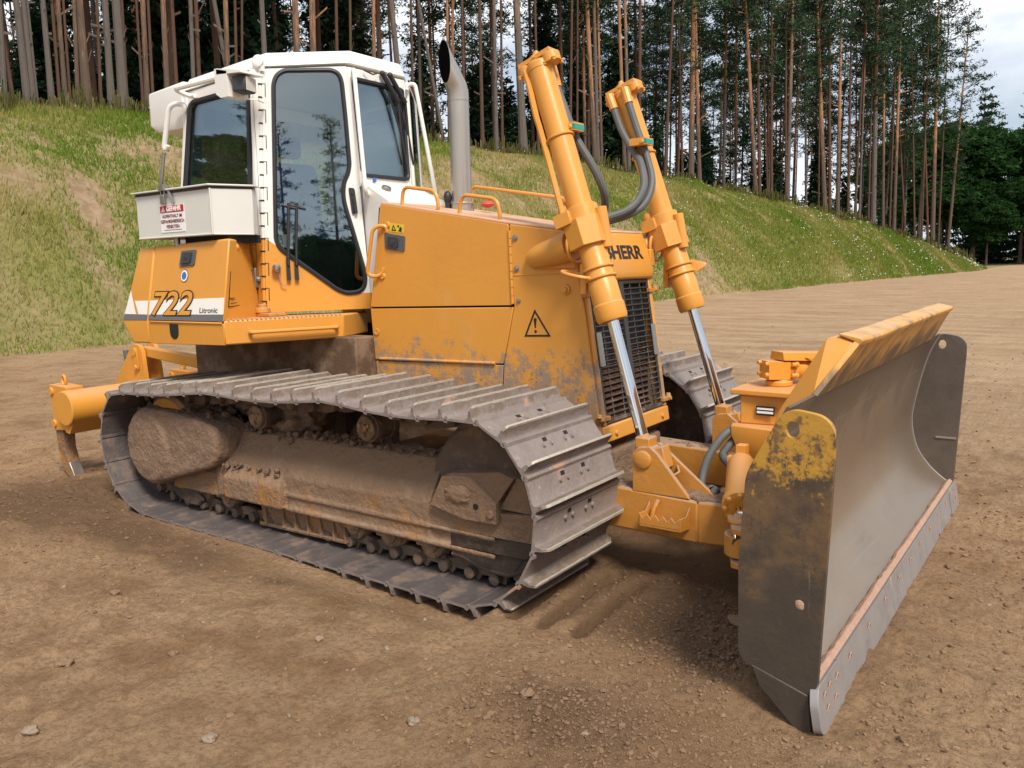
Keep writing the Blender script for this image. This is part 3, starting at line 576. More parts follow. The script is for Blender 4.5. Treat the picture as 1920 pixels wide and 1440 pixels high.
def make_track(side, off, src):
    yc = side * 1.042
    g = G()
    for k in range(NSH):          # links and pins, one pair to each shoe
        s = off + k * PITCH; a = path_at(s - PITCH / 2); b = path_at(s + PITCH / 2); t = (b - a).normalized(); c = (a + b) / 2; nrm = V((-t.z, 0, t.x))
        if True:
            m = Matrix((t, V((0, 1, 0)), nrm)).transposed().to_4x4(); m.translation = c + V((0, yc, 0))
            for sy in (-1, 1):
                g.plate([[m @ V((x, sy * .105, z)) for x, z in ((-.10, -.03), (-.085, -.095), (-.03, -.105), (.03, -.105), (.105, -.085), (.11, -.03), (.06, -.006), (.035, -.045), (-.03, -.045), (-.055, -.006))]], m.to_3x3() @ V((0, sy * -.03, 0)))
            g.lathe(m @ V((.095, -.155, -.055)), (0, 1, 0), [(0, .022), (.006, .034), (.02, .034), (.29, .034), (.304, .034), (.31, .022)], 12)
    tc = g.out('track_chain', 'chain', DZ)
    for k in range(NSH):
        s = off + k * PITCH; a = path_at(s - PITCH / 2); b = path_at(s + PITCH / 2); t = (b - a).normalized(); c = (a + b) / 2; nrm = V((-t.z, 0, t.x))
        o = src if src.parent is None else src.copy()
        if o is not src: COL.objects.link(o)
        o.parent = tc; m = Matrix((t, V((0, 1, 0)), nrm)).transposed().to_4x4(); m.translation = c + V((0, yc, 0)); o.matrix_local = m
    return tc
shoe = shoe_mesh().out('track_shoe', ['shoe', 'shoe_in', 'dark'], None, bev=.003, seg=1)
make_track(-1, .055, shoe); make_track(1, .10, shoe)
# ---- track frames, idlers, sprockets, rollers (right side in full, the same mirrored for the left)
def frame_side(sd):
    Y = lambda y: sd * y
    g = G()
    # long roller frame with a sloping shield on the outside
    prof = [(-1.25, .185), (-1.25, .40), (-1.105, .62), (-.98, .64), (-.86, .60), (-.86, .19)]
    a = [V((-2.82, Y(-y_), z)) if False else V((-2.82, Y(-y_) * -1 if False else sd * -(-y_) , z)) for y_, z in prof]
    def sec(x, dz=0): return [V((x, sd * -y_, z + dz)) for y_, z in prof]
    g.hull(sec(-2.30) + sec(-1.36, .01))
    g.hull(sec(-1.352, .008) + sec(-.34, .02))
    g.hull([V((x, sd * y, z)) for x, z in ((-2.85, .16), (-2.85, .33), (-.2, .20), (-.2, .36)) for y in (1.235, .86)])
    g.hull([V((x, sd * y, z)) for x, z in ((-2.90, .17), (-2.9, .33), (-2.2, .60), (-2.2, .19)) for y in (1.21, .88)])
    g.box((-2.14, min(Y(1.245), Y(1.31)), .205), (-1.56, max(Y(1.245), Y(1.31)), .352))
    g.hull([V((x, sd * y, z)) for x, z in ((-2.14, .352), (-1.56, .352)) for y in (1.31,)] + [V((x, sd * 1.245, .43)) for x in (-2.1, -1.6)] + [V((x, sd * 1.245, .352)) for x in (-2.14, -1.56)])
    # ledges running along the lower edge
    g.box((-1.55, min(Y(1.25), Y(1.262)), .285), (.12, max(Y(1.25), Y(1.262)), .305)); g.box((-1.55, min(Y(1.25), Y(1.27)), .190), (.12, max(Y(1.25), Y(1.27)), .215))
    fr = g.out('track_frame', 'mudframe', DZ, ang=180)
    if sd < 0: lumpy(fr, .0095, (.10, .003), (.022, .0045))
    # front idler guard
    g = G()
    g.hull([V((x, sd * y, z)) for x, z in ((-.34, .29), (-.34, .40), (.38, .46), (.395, .42), (.372, .31)) for y in (1.245, 1.18)])
    g.hull([V((x, sd * y, z)) for x, z in ((-.30, .43), (-.21, .60), (-.02, .62), (.15, .50), (.15, .39), (-.07, .385)) for y in (1.285, 1.16)])
    g.hull([V((x, sd * y, z)) for x, z in ((-.20, .61), (.16, .665), (.25, .64), (.145, .50), (-.02, .60)) for y in (1.26, 1.05)])
    g.hull([V((x, sd * y, z)) for x, z in ((.14, .46), (.25, .64), (.38, .615), (.39, .46)) for y in (1.235, 1.06)])
    g.bolt((.118, Y(1.285), .44), (0, sd, 0), .022, .014)
    g.sph((-.10, Y(1.285), .52), (.09, .02, .05), 3, .4)
    o = g.out('idler_guard', 'mudframe', DZ, bev=.010)
    h = G(); h.hull([V((x, sd * y, z)) for x, z in ((-.30, .195), (-.34, .287), (.371, .307), (.36, .27), (.30, .205)) for y in (1.232, 1.17)]); h.out('guard_shoe', 'oily', DZ, bev=.008)
    h = G(); h.cyl((.02, Y(1.284), .468), (.02, Y(1.288), .468), .017); h.out('bolt_hole', 'dark', o)
    g = G()     # lower skid plate under the idler
    pl = [(-.22, .20), (-.22, .142), (-.14, .135), (-.06, .112), (.02, .095), (.16, .092), (.26, .13), (.32, .20), (.335, .24)]
    g.xz([pl], Y(1.21), Y(1.19)); g.tube([V((x, Y(1.205), z)) for x, z in pl[1:-1]], .012, 6); g.plate([[V((.20, Y(1.215), .12)), V((.29, Y(1.215), .23)), V((.16, Y(1.215), .23))]], (0, sd * -.004, 0))
    g.out('skid_plate', 'oily', DZ)
    g = G()     # rear guard below the final drive
    pl = [(-2.98, .20), (-2.86, .10), (-2.72, .055), (-2.60, .06), (-2.55, .10), (-2.6, .19)]
    g.xz([pl], Y(1.22), Y(1.19)); g.tube([V((x, Y(1.205), z)) for x, z in pl[:-1]], .012, 6); g.out('rear_skid', 'oily', DZ)
    g = G()     # rock guard with ribs
    g.xz([[(-1.913, .17), (-1.90, .035), (-1.075, .050), (-1.17, .185)]], Y(1.185), Y(1.165))
    g.tube([V((-1.905, Y(1.2), .035)), V((-1.075, Y(1.2), .05))], .014, 6)
    for x in (-1.88, -1.70, -1.58, -1.46, -1.34, -1.22, -1.12): g.plate([[V((x, Y(1.185), .18)), V((x + .05, Y(1.225), .05)), V((x + .05, Y(1.185), .05))]], (.014, 0, 0))
    g.out('rock_guard', 'mudframe', DZ)
    # idler wheel
    g = G(); c = V((0, Y(1.15), .485))
    g.lathe(c, (0, -sd, 0), [(0, .10), (.01, .36), (0, .385), (.015, .40), (.075, .40), (.08, .43), (.13, .43), (.135, .40), (.20, .40), (.22, .37), (.21, .1)], 48)
    g.out('idler_wheel', 'chain', DZ)
    # sprocket
    g = G(); c = V((-2.98, Y(1.11), .43)); pts = []
    g.lathe(c, (0, -sd, 0), [(0, .15), (.03, .30), (.05, .34), (.09, .34), (.11, .30), (.14, .15)], 36)
    for k in range(25):
        a_ = k / 25 * 6.283; d = V((math.cos(a_), 0, math.sin(a_))); t = V((-d.z, 0, d.x))
        g.hull([c + d * q + t * w_ + V((0, -sd * y_, 0)) for q, w_ in ((.32, .035), (.32, -.035), (.385, .018), (.385, -.018)) for y_ in (.045, .095)])
    g.out('sprocket', 'chain', DZ)
    # final drive, caked with mud
    g = G()
    g.lathe((-2.98, Y(.9), .47), (0, sd, 0), [(0, .30), (.30, .30), (.42, .285), (.455, .25), (.462, .1)], 36)
    op = rnd([V((-3.0, .755, 0)), V((-2.75, .755, 0)), V((-2.32, .725, 0)), V((-2.16, .67, 0)), V((-2.145, .50, 0)), V((-2.23, .39, 0)), V((-2.62, .345, 0)), V((-2.76, .25, 0)), V((-2.9, .20, 0))], .07, 4)
    g.hull([V((p.x, sd * y, p.y)) for p in op for y in (1.05, 1.34)])
    fd = g.out('final_drive', 'mud', DZ, ang=180); md = fd.modifiers.new('round', 'BEVEL'); md.width = .03; md.segments = 3; md.limit_method = 'ANGLE'; md.angle_limit = R(50); lumpy(fd, .014, (.10, .006), (.025, .011))
    g = G(); g.lathe((-2.86, Y(.95), .56), (0, sd, 0), [(0, .285), (.27, .285), (.30, .26), (.30, .05)], 32); g.out('drive_hub', 'frame', fd)
    g = G()
    for i in range(110):
        x = random.uniform(-2.75, -1.5); g.sph((x, Y(random.uniform(1.0, 1.3) if x < -2.2 else random.uniform(.98, 1.12)), (.73 if x < -2.3 else .655 if x < -2.15 else .635) + random.uniform(-.03, .02)), random.uniform(.008, .028), 3, .9, 2.6)
    for i in range(90): g.sph((random.uniform(-1.5, -.4), Y(random.uniform(.92, 1.1)), .645 + random.uniform(-.02, .01)), random.uniform(.008, .024), 3, .9, 2.6)
    for x, z, r in ((-2.0, .66, .11), (-1.75, .68, .13), (-1.83, .64, .10), (-2.35, .78, .07), (-2.25, .79, .09)): g.sph((x, Y(.92), z), r, 4, .8, 2.2)
    for i in range(30): g.sph((random.uniform(-2.2, -1.6), Y(1.27), random.uniform(.36, .46)), random.uniform(.006, .018), 3, .9, 2.6)
    g.out('mud_clods', 'mud', DZ, ang=180, kind='stuff')
    # rollers
    for x in (-2.60, -2.30, -1.03, -.725, -.405):
        g = G(); g.lathe((x, Y(1.19), .155), (0, -sd, 0), [(0, .05), (.012, .055), (.02, .085), (.05, .10), (.09, .10), (.10, .085), (.22, .085), (.23, .10), (.27, .10), (.29, .05)], 24)
        g.box((x - .075, min(Y(1.165), Y(1.215)), .15), (x + .075, max(Y(1.165), Y(1.215)), .21)); g.bolt((x - .045, Y(1.215), .178), (0, sd, 0), .014, .014); g.bolt((x + .045, Y(1.215), .178), (0, sd, 0), .014, .014)
        g.out('track_roller', 'roller', DZ)
    for x, z in ((-1.945, .752), (-.905, .772)):
        g = G(); g.lathe((x, Y(1.165), z), (0, -sd, 0), [(0, .02), (0, .066), (.006, .074), (.03, .076)], 24)
        for k in range(3):
            a_ = k * 2.1 + .5; g.bolt((x + .04 * math.cos(a_), Y(1.165), z + .04 * math.sin(a_)), (0, sd, 0), .012, .012)
        g.sph((x, Y(1.168), z), (.028, .016, .028), 2, .3)
        cr_ = g.out('carrier_roller', 'roller', DZ)
        g = G(); g.lathe((x, Y(1.135), z), (0, -sd, 0), [(0, .05), (0, .088), (.035, .09), (.036, .075), (.14, .075), (.141, .09), (.18, .09), (.18, .05)], 28); g.box((x - .03, min(Y(.97), Y(.90)), .5), (x + .03, max(Y(.97), Y(.90)), z)); g.out('roller_flange', 'chain', cr_)
frame_side(-1); frame_side(1)
g = G()     # main frame and hull between the tracks, brown with dust
g.hull([V((x, y, z)) for x, z in ((-3.42, .45), (-3.42, 1.16), (-1.3, 1.17), (.15, .9), (.30, .68), (.15, .5)) for y in (-.40, .40)])
g.box((-3.40, -.62, .88), (-1.52, -.42, 1.25)); g.box((-3.40, .42, .88), (-1.52, .62, 1.25))
g.box((-2.3, -.95, .50), (-1.9, .95, .70)); g.box((-.85, -.95, .45), (-.55, .95, .66))
g.box((-3.1, -.9, .35), (-2.8, .9, .65))
g.out('main_frame', pmat('brown_dusted_frame', (.11, .06, .032), .85, var=.3, vscale=4, bump=.3, bscale=30, layers=(dict(colour=(.23, .15, .10), scale=5, lo=.45, hi=.65, rough=.95), dict(colour=(.40, .18, .04), scale=2.2, lo=.62, hi=.75, amt=.8))), DZ, bev=.01)
# ---- engine hood
hood = (lambda g: g.out('engine_hood', 'dark', DZ))(G().hull([V((x, y, z)) for x, z in ((-1.43, 2.13), (-.327, 1.955), (.11, 1.885), (.17, 1.43), (.20, .70), (-1.57, .70), (-1.53, 1.44)) for y in (-.425, .425)]))
g = G()
tp = [(-1.41, 2.167), (-.327, 1.982), (.137, 1.915), (.132, 1.893), (-.33, 1.958), (-1.40, 2.14)]
g.xz([tp], -.437, .437)
g.out('hood_top', 'top', DZ, bev=.018, seg=3)
for sd in (-1, 1):
    y0, y1 = sd * .428, sd * .447
    g = G(); g.xz([rnd([V((-1.395, 2.148)), V((-.333, 1.962)), V((-.313, 1.474)), V((-1.532, 1.452))], .015, 3)], y0, y1)
    dr = g.out('engine_door', 'hood', DZ, bev=.005)
    if sd < 0:
        g = G(); g.plate([rnd([V((-1.362, y1, 1.955)), V((-1.175, y1, 1.925)), V((-1.19, y1, 1.822)), V((-1.362, y1, 1.848))], .012, 3)], (0, -.008, 0))
        g.out('door_latch', 'greyplastic', dr, bev=.003)
        g = G(); g.plate([rnd([V((-1.325, y1 - .008, 1.930)), V((-1.235, y1 - .008, 1.917)), V((-1.24, y1 - .008, 1.850)), V((-1.325, y1 - .008, 1.862))], .01, 3)], (0, -.012, 0)); g.lathe((-1.28, y1 - .02, 1.888), (0, -1, 0), [(0, .018), (.004, .018), (.005, .004)], 14)
        g.out('latch_lock', 'greyint', dr, bev=.003)
        g = G(); g.plate([[V((-1.312, y1, 2.018)), V((-1.184, y1, 2.000)), V((-1.192, y1, 1.945)), V((-1.314, y1, 1.962))]], (0, -.002, 0)); g.out('warning_decal', 'grip', dr)
        g = G(); yk = y1 - .0035
        g.plate([[V((-1.30, yk, 1.968)), V((-1.255, yk, 1.962)), V((-1.279, yk, 2.006))], [V((-1.288, yk, 1.974)), V((-1.266, yk, 1.971)), V((-1.278, yk, 1.994))]], (0, .001, 0))
        g.cyl((-1.215, yk, 1.975), (-1.215, yk + .001, 1.975), .012, n=12); g.cyl((-1.235, yk, 1.993), (-1.235, yk + .001, 1.993), .008, n=10); g.plate([[V((-1.24, yk, 1.962)), V((-1.2, yk, 1.952)), V((-1.22, yk, 1.972))]], (0, .001, 0)); g.out('decal_print', 'ink', dr)
        g = G(); g.tube(rnd([V((-1.335, y1 - .0, 2.006)), V((-1.42, y1 - .055, 1.996)), V((-1.50, y1 - .055, 1.665)), V((-1.40, y1, 1.664))], .07, 6), .0135, 8)
        g.lathe((-1.335, y1, 2.006), (0, -1, 0), [(0, .024), (.01, .02)], 12); g.lathe((-1.40, y1, 1.664), (0, -1, 0), [(0, .024), (.01, .02)], 12); g.out('door_handle', 'paint', dr)
        g = G(); z0, z1 = 1.925, 1.48
        for k in range(9):
            za = z0 + (z1 - z0) * k / 9; zb_ = z0 + (z1 - z0) * (k + .93) / 9; g.cyl((-.322 + .012 * k / 9, y1 - .002, za), (-.322 + .012 * (k + .93) / 9, y1 - .002, zb_), .010, n=8)
        g.out('door_hinge', 'paint', dr)
    g = G(); g.xz([[(-1.537, 1.440), (-.308, 1.462), (-.395, 1.107), (-1.515, 1.083)]], y0, y1 + sd * -.002)
    lp = g.out('side_panel', 'hood', DZ, bev=.005)
    g = G(); g.tube([V((-1.47, y1 - sd * .002, 1.092)), V((-.46, y1 - sd * .002, 1.108))], .011, 8); g.out('panel_moulding', 'hood', lp)
    g = G(); g.lathe((-1.484, y1, 1.28), (0, sd, 0), [(0, .024), (.006, .024), (.007, .012), (.004, .011)], 16); g.out('panel_lock', 'hood', lp)
    g = G(); g.xz([[(-1.513, 1.074), (-.400, 1.099), (-.43, .72), (-1.50, .72)]], y0, y1 - sd * .006); g.out('lower_side_panel', 'hood', DZ, bev=.004)
    # radiator mask side
    g = G(); g.xz([[(-.322, 1.962), (.10, 1.900), (.122, 1.86), (.197, 1.43), (.303, .70), (-.425, .70), (-.39, 1.10), (-.302, 1.465)]], y0, y1)
    ms = g.out('radiator_mask_side', 'hood', DZ, bev=.006)
    g = G()
    for x, z, rr in ((-.282, 1.879, .020), (-.276, 1.694, .020), (-.265, 1.501, .016)): g.lathe((x, y1, z), (0, sd, 0), [(0, rr), (.004, rr), (.005, rr * .6), (.012, rr * .55)], 12)
    g.out('mask_bolt', 'steel' if sd < 0 else 'hood', ms)
    g = G(); g.lathe((.075, y1, 1.568), (0, sd, 0), [(0, .034), (.012, .03), (.014, .02), (.03, .017)], 12); g.tube([V((-.31, y1, 1.655)), V((.14, y1, 1.66))], .004, 6); g.out('mask_boss', 'hood', ms)
    if sd < 0:      # warning triangle printed on the mask
        yk = y1 - .001; A, B_, C_ = V((-.149, yk, 1.452)), V((-.228, yk, 1.284)), V((-.036, yk, 1.290)); ctr = (A + B_ + C_) / 3
        g = G(); g.plate([[A, B_, C_], [ctr + (p - ctr) * .80 for p in (A, B_, C_)]], (0, -.0012, 0))
        g.plate([[V((-.150, yk, 1.398)), V((-.158, yk, 1.392)), V((-.150, yk, 1.338)), V((-.143, yk, 1.338)), V((-.136, yk, 1.394)), V((-.142, yk, 1.399))]], (0, -.0012, 0)); g.cyl((-.145, yk, 1.318), (-.145, yk - .0012, 1.318), .009, n=12)
        g.out('warning_triangle', 'ink', ms)
# front mask: posts, name band, bottom bar (all on the sloping front plane)
def FX(z): return .203 + (1.43 - z) * (.105 / .75) if z < 1.43 else .203 - (z - 1.43) * .145
for sd in (-1, 1):
    g = G(); g.hull([V((FX(z) + dx, sd * y, z)) for z in (.77, 1.62) for dx in (-.10, .012) for y in (.385, .4255)])
    g.out('grille_post', 'hood', DZ, bev=.006); g = G()
g = G(); g.hull([V((x, sd * y, z)) for x, z, y in ((.135, 1.905, .42), (-.05, 1.92, .42), (.215, 1.66, .43), (.205, 1.61, .43), (0, 1.60, .43), (.175, 1.80, .43)) for sd in (-1, 1)])
nb = g.out('name_band', 'paint', DZ, bev=.018, seg=3)
a_, b_ = V((.1465, 0, 1.88)), V((.2165, 0, 1.655)); ud = (a_ - b_).normalized()
zc = 1.742; base = V((.175 + (1.80 - zc) * (.04 / .14) + .0022, 0, zc))
tx = text('name_lettering', 'LIEBHERR', V((0, 0, 0)), (1, 0, 0), (0, 1, 0), .12, 'ink', nb, bold=.0035)
co_ = np.array([v.co for v in tx.data.vertices]); w0, w1, h0, h1 = co_[:, 0].min(), co_[:, 0].max(), co_[:, 1].min(), co_[:, 1].max()
sl = V((.175 - .215, 0, .14)).normalized(); nx_ = V((0, 1, 0)).cross(sl)
mt = Matrix((V((0, 1, 0)) * (.70 / (w1 - w0)), sl * (.088 / (h1 - h0)), nx_)).transposed().to_4x4(); mt.translation = base + V((0, .315 - .70, 0)) - V((0, 1, 0)) * (w0 * .70 / (w1 - w0)); tx.data.transform(mt)
g = G(); g.hull([V((FX(z) + dx, sd * y, z)) for z in (.672, .768) for dx in (-.12, .016) for sd in (-1, 1) for y in (.437,)])
bb = g.out('bumper_bar', 'paint', DZ, bev=.008)
g = G()
for y in (-.3, -.02, .33): g.bolt((FX(.715) + .017, y, .715), (1, 0, .1), .013, .014)
g.out('bar_bolt', 'paint', bb)
# radiator grille: two hinged leaves of bars in front of rusty slats
g = G(); g.hull([V((FX(z) - .13 + dx, sd * .39, z)) for z in (.77, 1.60) for dx in (0, .01) for sd in (-1, 1)]); g.out('radiator_core', 'dark', DZ)
g = G()
for k in range(22):
    z = .80 + k * .037; g.hull([V((FX(z) - .085 + dx, sd * .35, z + dz)) for dx, dz in ((0, 0), (.035, .006), (0, .014)) for sd in (-1, 1)])
g.out('radiator_slats', 'radiator', DZ)
gm = pmat('dark_grille_bars', (.035, .034, .033), .5, var=.25, layers=(dict(colour=(.20, .15, .11), scale=6, lo=.6, hi=.85, z=(1.2, .8, .2), amt=.8, rough=.9),))
gr = G()
for k in range(24):
    z = .795 + k * .0345; gr.tube([V((FX(z) + .006, -.378, z)), V((FX(z) + .006, .378, z))], .0055, 6)
for y in (-.375, -.27, -.135, .135, .27, .375): gr.tube([V((FX(.79) + .001, y, .785)), V((FX(1.6) + .001, y, 1.6))], .006 if abs(y) < .37 else .012, 6)
for z in (.785, 1.598): gr.tube([V((FX(z) + .002, -.38, z)), V((FX(z) + .002, .38, z))], .011, 6)
gr.hull([V((FX(z) + dx, y, z)) for z in (.785, 1.6) for dx in (-.01, .02) for y in (-.03, .02)])
GR = gr.out('radiator_grille', gm, DZ)
for sd in (-1, 1):
    g = G(); g.plate([rnd([V((FX(z) + .022, sd * y, z)) for y, z in ((.385, 1.315), (.33, 1.315), (.325, 1.115), (.385, 1.115))], .01, 3)], (-.008, 0, 0)); g.out('grille_latch', 'steel', GR, bev=.002)
    for z in (1.535, .815):
        g = G(); g.box((FX(z) + .004, min(sd * .36, sd * .465), z - .012), (FX(z) + .028, max(sd * .36, sd * .465), z + .012)); g.bolt((FX(z) + .012, sd * .462, z + .012), (0, 0, 1), .016, .02); g.bolt((FX(z) + .02, sd * .452, z), (1, 0, 0), .014, .02); g.out('grille_hinge', 'frame', GR, bev=.003)
# grab rails on the hood
def rail(pts, r=.0125, rr=.05): return G().tube(rnd([V(p) for p in pts], rr, 6), r, 8)
rail([(-1.225, -.42, 2.12), (-1.20, -.42, 2.250), (-.92, -.42, 2.204), (-.895, -.42, 2.07)]).out('hood_rail', 'paint', DZ)
rail([(-.737, -.42, 2.03), (-.705, -.42, 2.165), (-.43, -.42, 2.120), (-.402, -.42, 1.98)]).out('hood_rail', 'paint', DZ)
rail([(-1.30, .42, 2.12), (-1.285, .42, 2.312), (-.45, .42, 2.168), (-.43, .42, 1.98)]).out('hood_rail', 'paint', DZ)
# exhaust
g = G(); x, y = -1.125, .097
g.cyl((x, y, 2.10), (x, y, 2.86), .072, n=28)
dv = V((-.22, -.42, .88)).normalized(); sec = []
for p, ax_, rr in ((V((x, y, 2.855)), V((0, 0, 1)), .072), (V((x, y, 2.92)), V((0, 0, 1)), .072), (V((x - .006, y - .012, 2.965)), V((-.1, -.2, .97)), .073)): sec.append(g.ring(p, ax_, rr, 28))
mo = V((x - .045, y - .085, 3.09)); mn = V((-.30, -.954, .0)); end = []
for v in sec[-1]: t = (mo - v.co).dot(mn) / dv.dot(mn); end.append(g.b.verts.new(v.co + dv * t))
sec.append(end); mo = sum((v.co for v in end), V()) / 28
for a_, b_ in zip(sec, sec[1:]):
    for i in range(28): g.face([a_[i], a_[(i + 1) % 28], b_[(i + 1) % 28], b_[i]])
inn = [g.b.verts.new(mo + (v.co - mo) * .95) for v in end]; deep = [g.b.verts.new(v.co - dv * .05 - mn * .03) for v in inn]
for i in range(28): g.face([end[i], end[(i + 1) % 28], inn[(i + 1) % 28], inn[i]])
inn_co = [v.co.copy() for v in inn]; g.face(inn)
ex = g.out('exhaust_pipe', 'exhaust', DZ, ang=50)
pipe_shade = pmat('pipe_shade_black', (.004, .004, .004), 1., var=.2, spec=0.); G().plate([[p + mn * .001 for p in inn_co]], mn * .0015).out('exhaust_mouth', pipe_shade, ex, smooth=False)  # flat black disc stands in for the unlit depth of the pipe
g = G(); g.lathe((x, y, 2.095), (0, 0, 1), [(0, .088), (.03, .088), (.031, .082), (.075, .082), (.076, .072)], 28); g.tube([V((x + .084 * math.cos(a), y + .084 * math.sin(a), 2.16)) for a in [i / 24 * 6.283 for i in range(24)]], .006, 6, True); g.out('exhaust_clamp', 'exhaust', ex)
g = G(); g.sph((-.98, .21, 2.15), (.05, .05, .025), 2); g.out('filler_cap', 'red', DZ)
g = G(); g.sph((-1.19, .02, 2.2), (.03, .03, .05), 2); g.cyl((-1.19, .02, 2.1), (-1.19, .02, 2.2), .02); g.out('breather', 'black', DZ)
# ---- lift cylinders with hoses
def lift(sd):
    P0, P1, P2 = V((-.045, sd * .507, 2.83)), V((.435, sd * .542, 1.40)), V((.662, sd * .566, .66)); d = (P1 - P0).normalized(); Lh = (P1 - P0).length
    g = G(); g.lathe(P0, d, [(-.01, .066), (0, .074), (.035, .074), (.036, .071), (.86, .071), (.87, .078), (Lh - .22, .078), (Lh - .21, .082), (Lh - .10, .082), (Lh - .09, .088), (Lh - .02, .088), (Lh, .080)], 28)
    cy = g.out('lift_cylinder', 'paint', DZ, ang=30)
    g = G()     # head flange with ears
    q = V((0, 0, 1)).rotation_difference(-d); T = lambda a, b, c: P0 + q @ V((a, b, c))
    for a in (-.085, .085): g.lathe(T(a, 0, -.03), -d, [(0, .052), (.05, .052), (.055, .045)], 14)
    g.hull([T(a, b, c) for a in (-.11, .11) for b in (-.045, .045) for c in (.02, .045)]); g.lathe(T(0, 0, .03), -d, [(0, .05), (.02, .045), (.035, .018), (.05, .015)], 14)
    for a in (-.12, -.06, .06, .12):
        for b in (-.04, .04): g.bolt(T(a, b, -.02), d, .011, .02)
    g.out('cylinder_head', 'paint', cy, bev=.006)
    g = G(); c = P0 + d * .98      # trunnion yoke
    Tq = lambda a, b, c_: c + q @ V((a, b, c_))
    g.lathe(c, d, [(-.13, .088), (-.128, .094), (-.04, .094), (-.038, .10), (.07, .10), (.072, .09)], 24)
    g.hull([Tq(a, b, z_) for a, b in ((-.09, -.09), (.02, -.12), (.10, -.05), (.1, .05), (-.09, .09)) for z_ in (-.10, .055)])
    g.hull([Tq(a, b, z_) for a in (-.125, -.02) for b in (-.115, -.04) for z_ in (.04, .115)])
    g.cyl(c + V((.115, -sd * .02, -.10)), c + V((.075, -sd * .02, .12)), .035, n=16); g.sph(c + V((-.13, sd * .0, .10)), (.05, .06, .06), 2)
    g.out('trunnion_yoke', 'paint', cy, bev=.010)
    g = G(); cc = P0 + d * (Lh - .30)
    for k in (0, .055): g.tube([cc + d * k + q @ V((.083 * math.cos(a), .083 * math.sin(a), 0)) for a in [i / 24 * 6.283 for i in range(24)]], .009, 6, True)
    g.tube([cc + V((-.10, sd * .06, -.03)) + V((.10 * math.cos(a) * .9, sd * .07 * math.sin(a), -.02 * math.cos(a))) for a in [i / 20 * 6.283 for i in range(20)]], .012, 6, True) if sd < 0 else g.hull([cc + V((.08 + a, sd * (.05 + b), c_)) for a, b, c_ in ((-.02, 0, -.04), (-.02, 0, .05), (.07, .05, 0), (.07, .06, .02), (.02, .02, -.04))])
    g.box(tuple(cc + V((-.10, -.03, -.14))), tuple(cc + V((-.062, .03, .03)))); g.out('hose_clamp', 'paint', cy, bev=.004)
    g = G(); g.cyl(P1 - d * .03, P2 - d * .10, .033, n=24); rd = g.out('piston_rod', 'chrome', DZ)
    g = G(); g.lathe(P2 - d * .13, d, [(0, .036), (.03, .038), (.06, .045)], 20); g.lathe(P2 + V((0, -.055, 0)), (0, 1, 0), [(0, .072), (.11, .072)], 24)
    g.hull([P2 - d * .09 + V((a, b, c_)) for a in (-.03, .055) for b in (-.05, .05) for c_ in (-.03, .03)])
    g.hull([P2 + V((.08 + a, b, .06 + c_)) for a, c_ in ((0, -.11), (-.04, .0), (.02, .02), (.05, -.10)) for b in (-.045, .045)])
    g.out('rod_eye', 'frame', rd, bev=.006)
    return cy
lc = lift(-1); rc = lift(1)
g = G(); g.lathe((-.175, -.44, 1.745), (.31, -.06, .07), [(0, .03), (.008, .052), (.03, .062), (.10, .074), (.30, .086), (.345, .086)], 24); g.tube([V((.19, -.515, 1.82)) + V((0, .10 * math.cos(a), .095 * math.sin(a))) for a in [i / 24 * 6.283 for i in range(24)]], .012, 6, True); g.box((-.10, -.47, 1.69), (.15, -.40, 1.80)); g.out('trunnion_bracket', 'paint', DZ, bev=.006)
g = G(); g.lathe((-.175, .44, 1.745), (.31, .06, .07), [(0, .03), (.008, .052), (.03, .062), (.10, .074), (.30, .086), (.345, .086)], 24); g.tube([V((.19, .515, 1.82)) + V((0, .10 * math.cos(a), .095 * math.sin(a))) for a in [i / 24 * 6.283 for i in range(24)]], .012, 6, True); g.box((-.10, .40, 1.69), (.2, .47, 1.80)); g.out('trunnion_bracket', 'paint', DZ, bev=.006)
g = G(); g.tube([(-.115, -.545, 2.80), (-.075, -.56, 2.70), (-.03, -.575, 2.55), (.0, -.57, 2.45), (.06, -.58, 2.27), (.16, -.60, 1.97), (.18, -.60, 1.92)], .018, 8, sm=4); g.out('oil_pipe', 'paint', lc)
def hose(pts, par, r=.024, fit=None):
    h = G().tube([V(p) for p in pts], r, 10, sm=6).out('hydraulic_hose', 'hose', par)
    if fit: G().tube([V(p) for p in fit], r + .006, 10).out('hose_fitting', 'paint', par)
hose([(.016, -.42, 2.715), (.083, -.42, 2.544), (.13, -.41, 2.425), (.206, -.38, 2.287), (.25, -.33, 2.16), (.24, -.27, 2.07), (.18, -.2, 1.985), (.10, -.14, 1.93)], lc, fit=[(-.012, -.43, 2.83), (.016, -.42, 2.715)])
hose([(-.073, .42, 2.717), (-.014, .42, 2.569), (.073, .42, 2.428), (.15, .36, 2.35), (.214, .28, 2.2), (.195, .21, 2.09), (.14, .14, 2.03), (.04, .06, 1.99), (-.05, 0, 1.94)], rc, fit=[(-.11, .42, 2.81), (-.073, .42, 2.717)])
hose([(.036, .42, 2.741), (.094, .42, 2.575), (.168, .42, 2.381), (.23, .36, 2.215), (.213, .28, 2.08), (.13, .20, 2.01), (.0, .13, 1.97), (-.08, .1, 1.93)], rc, fit=[(-.0, .43, 2.84), (.036, .42, 2.741)])
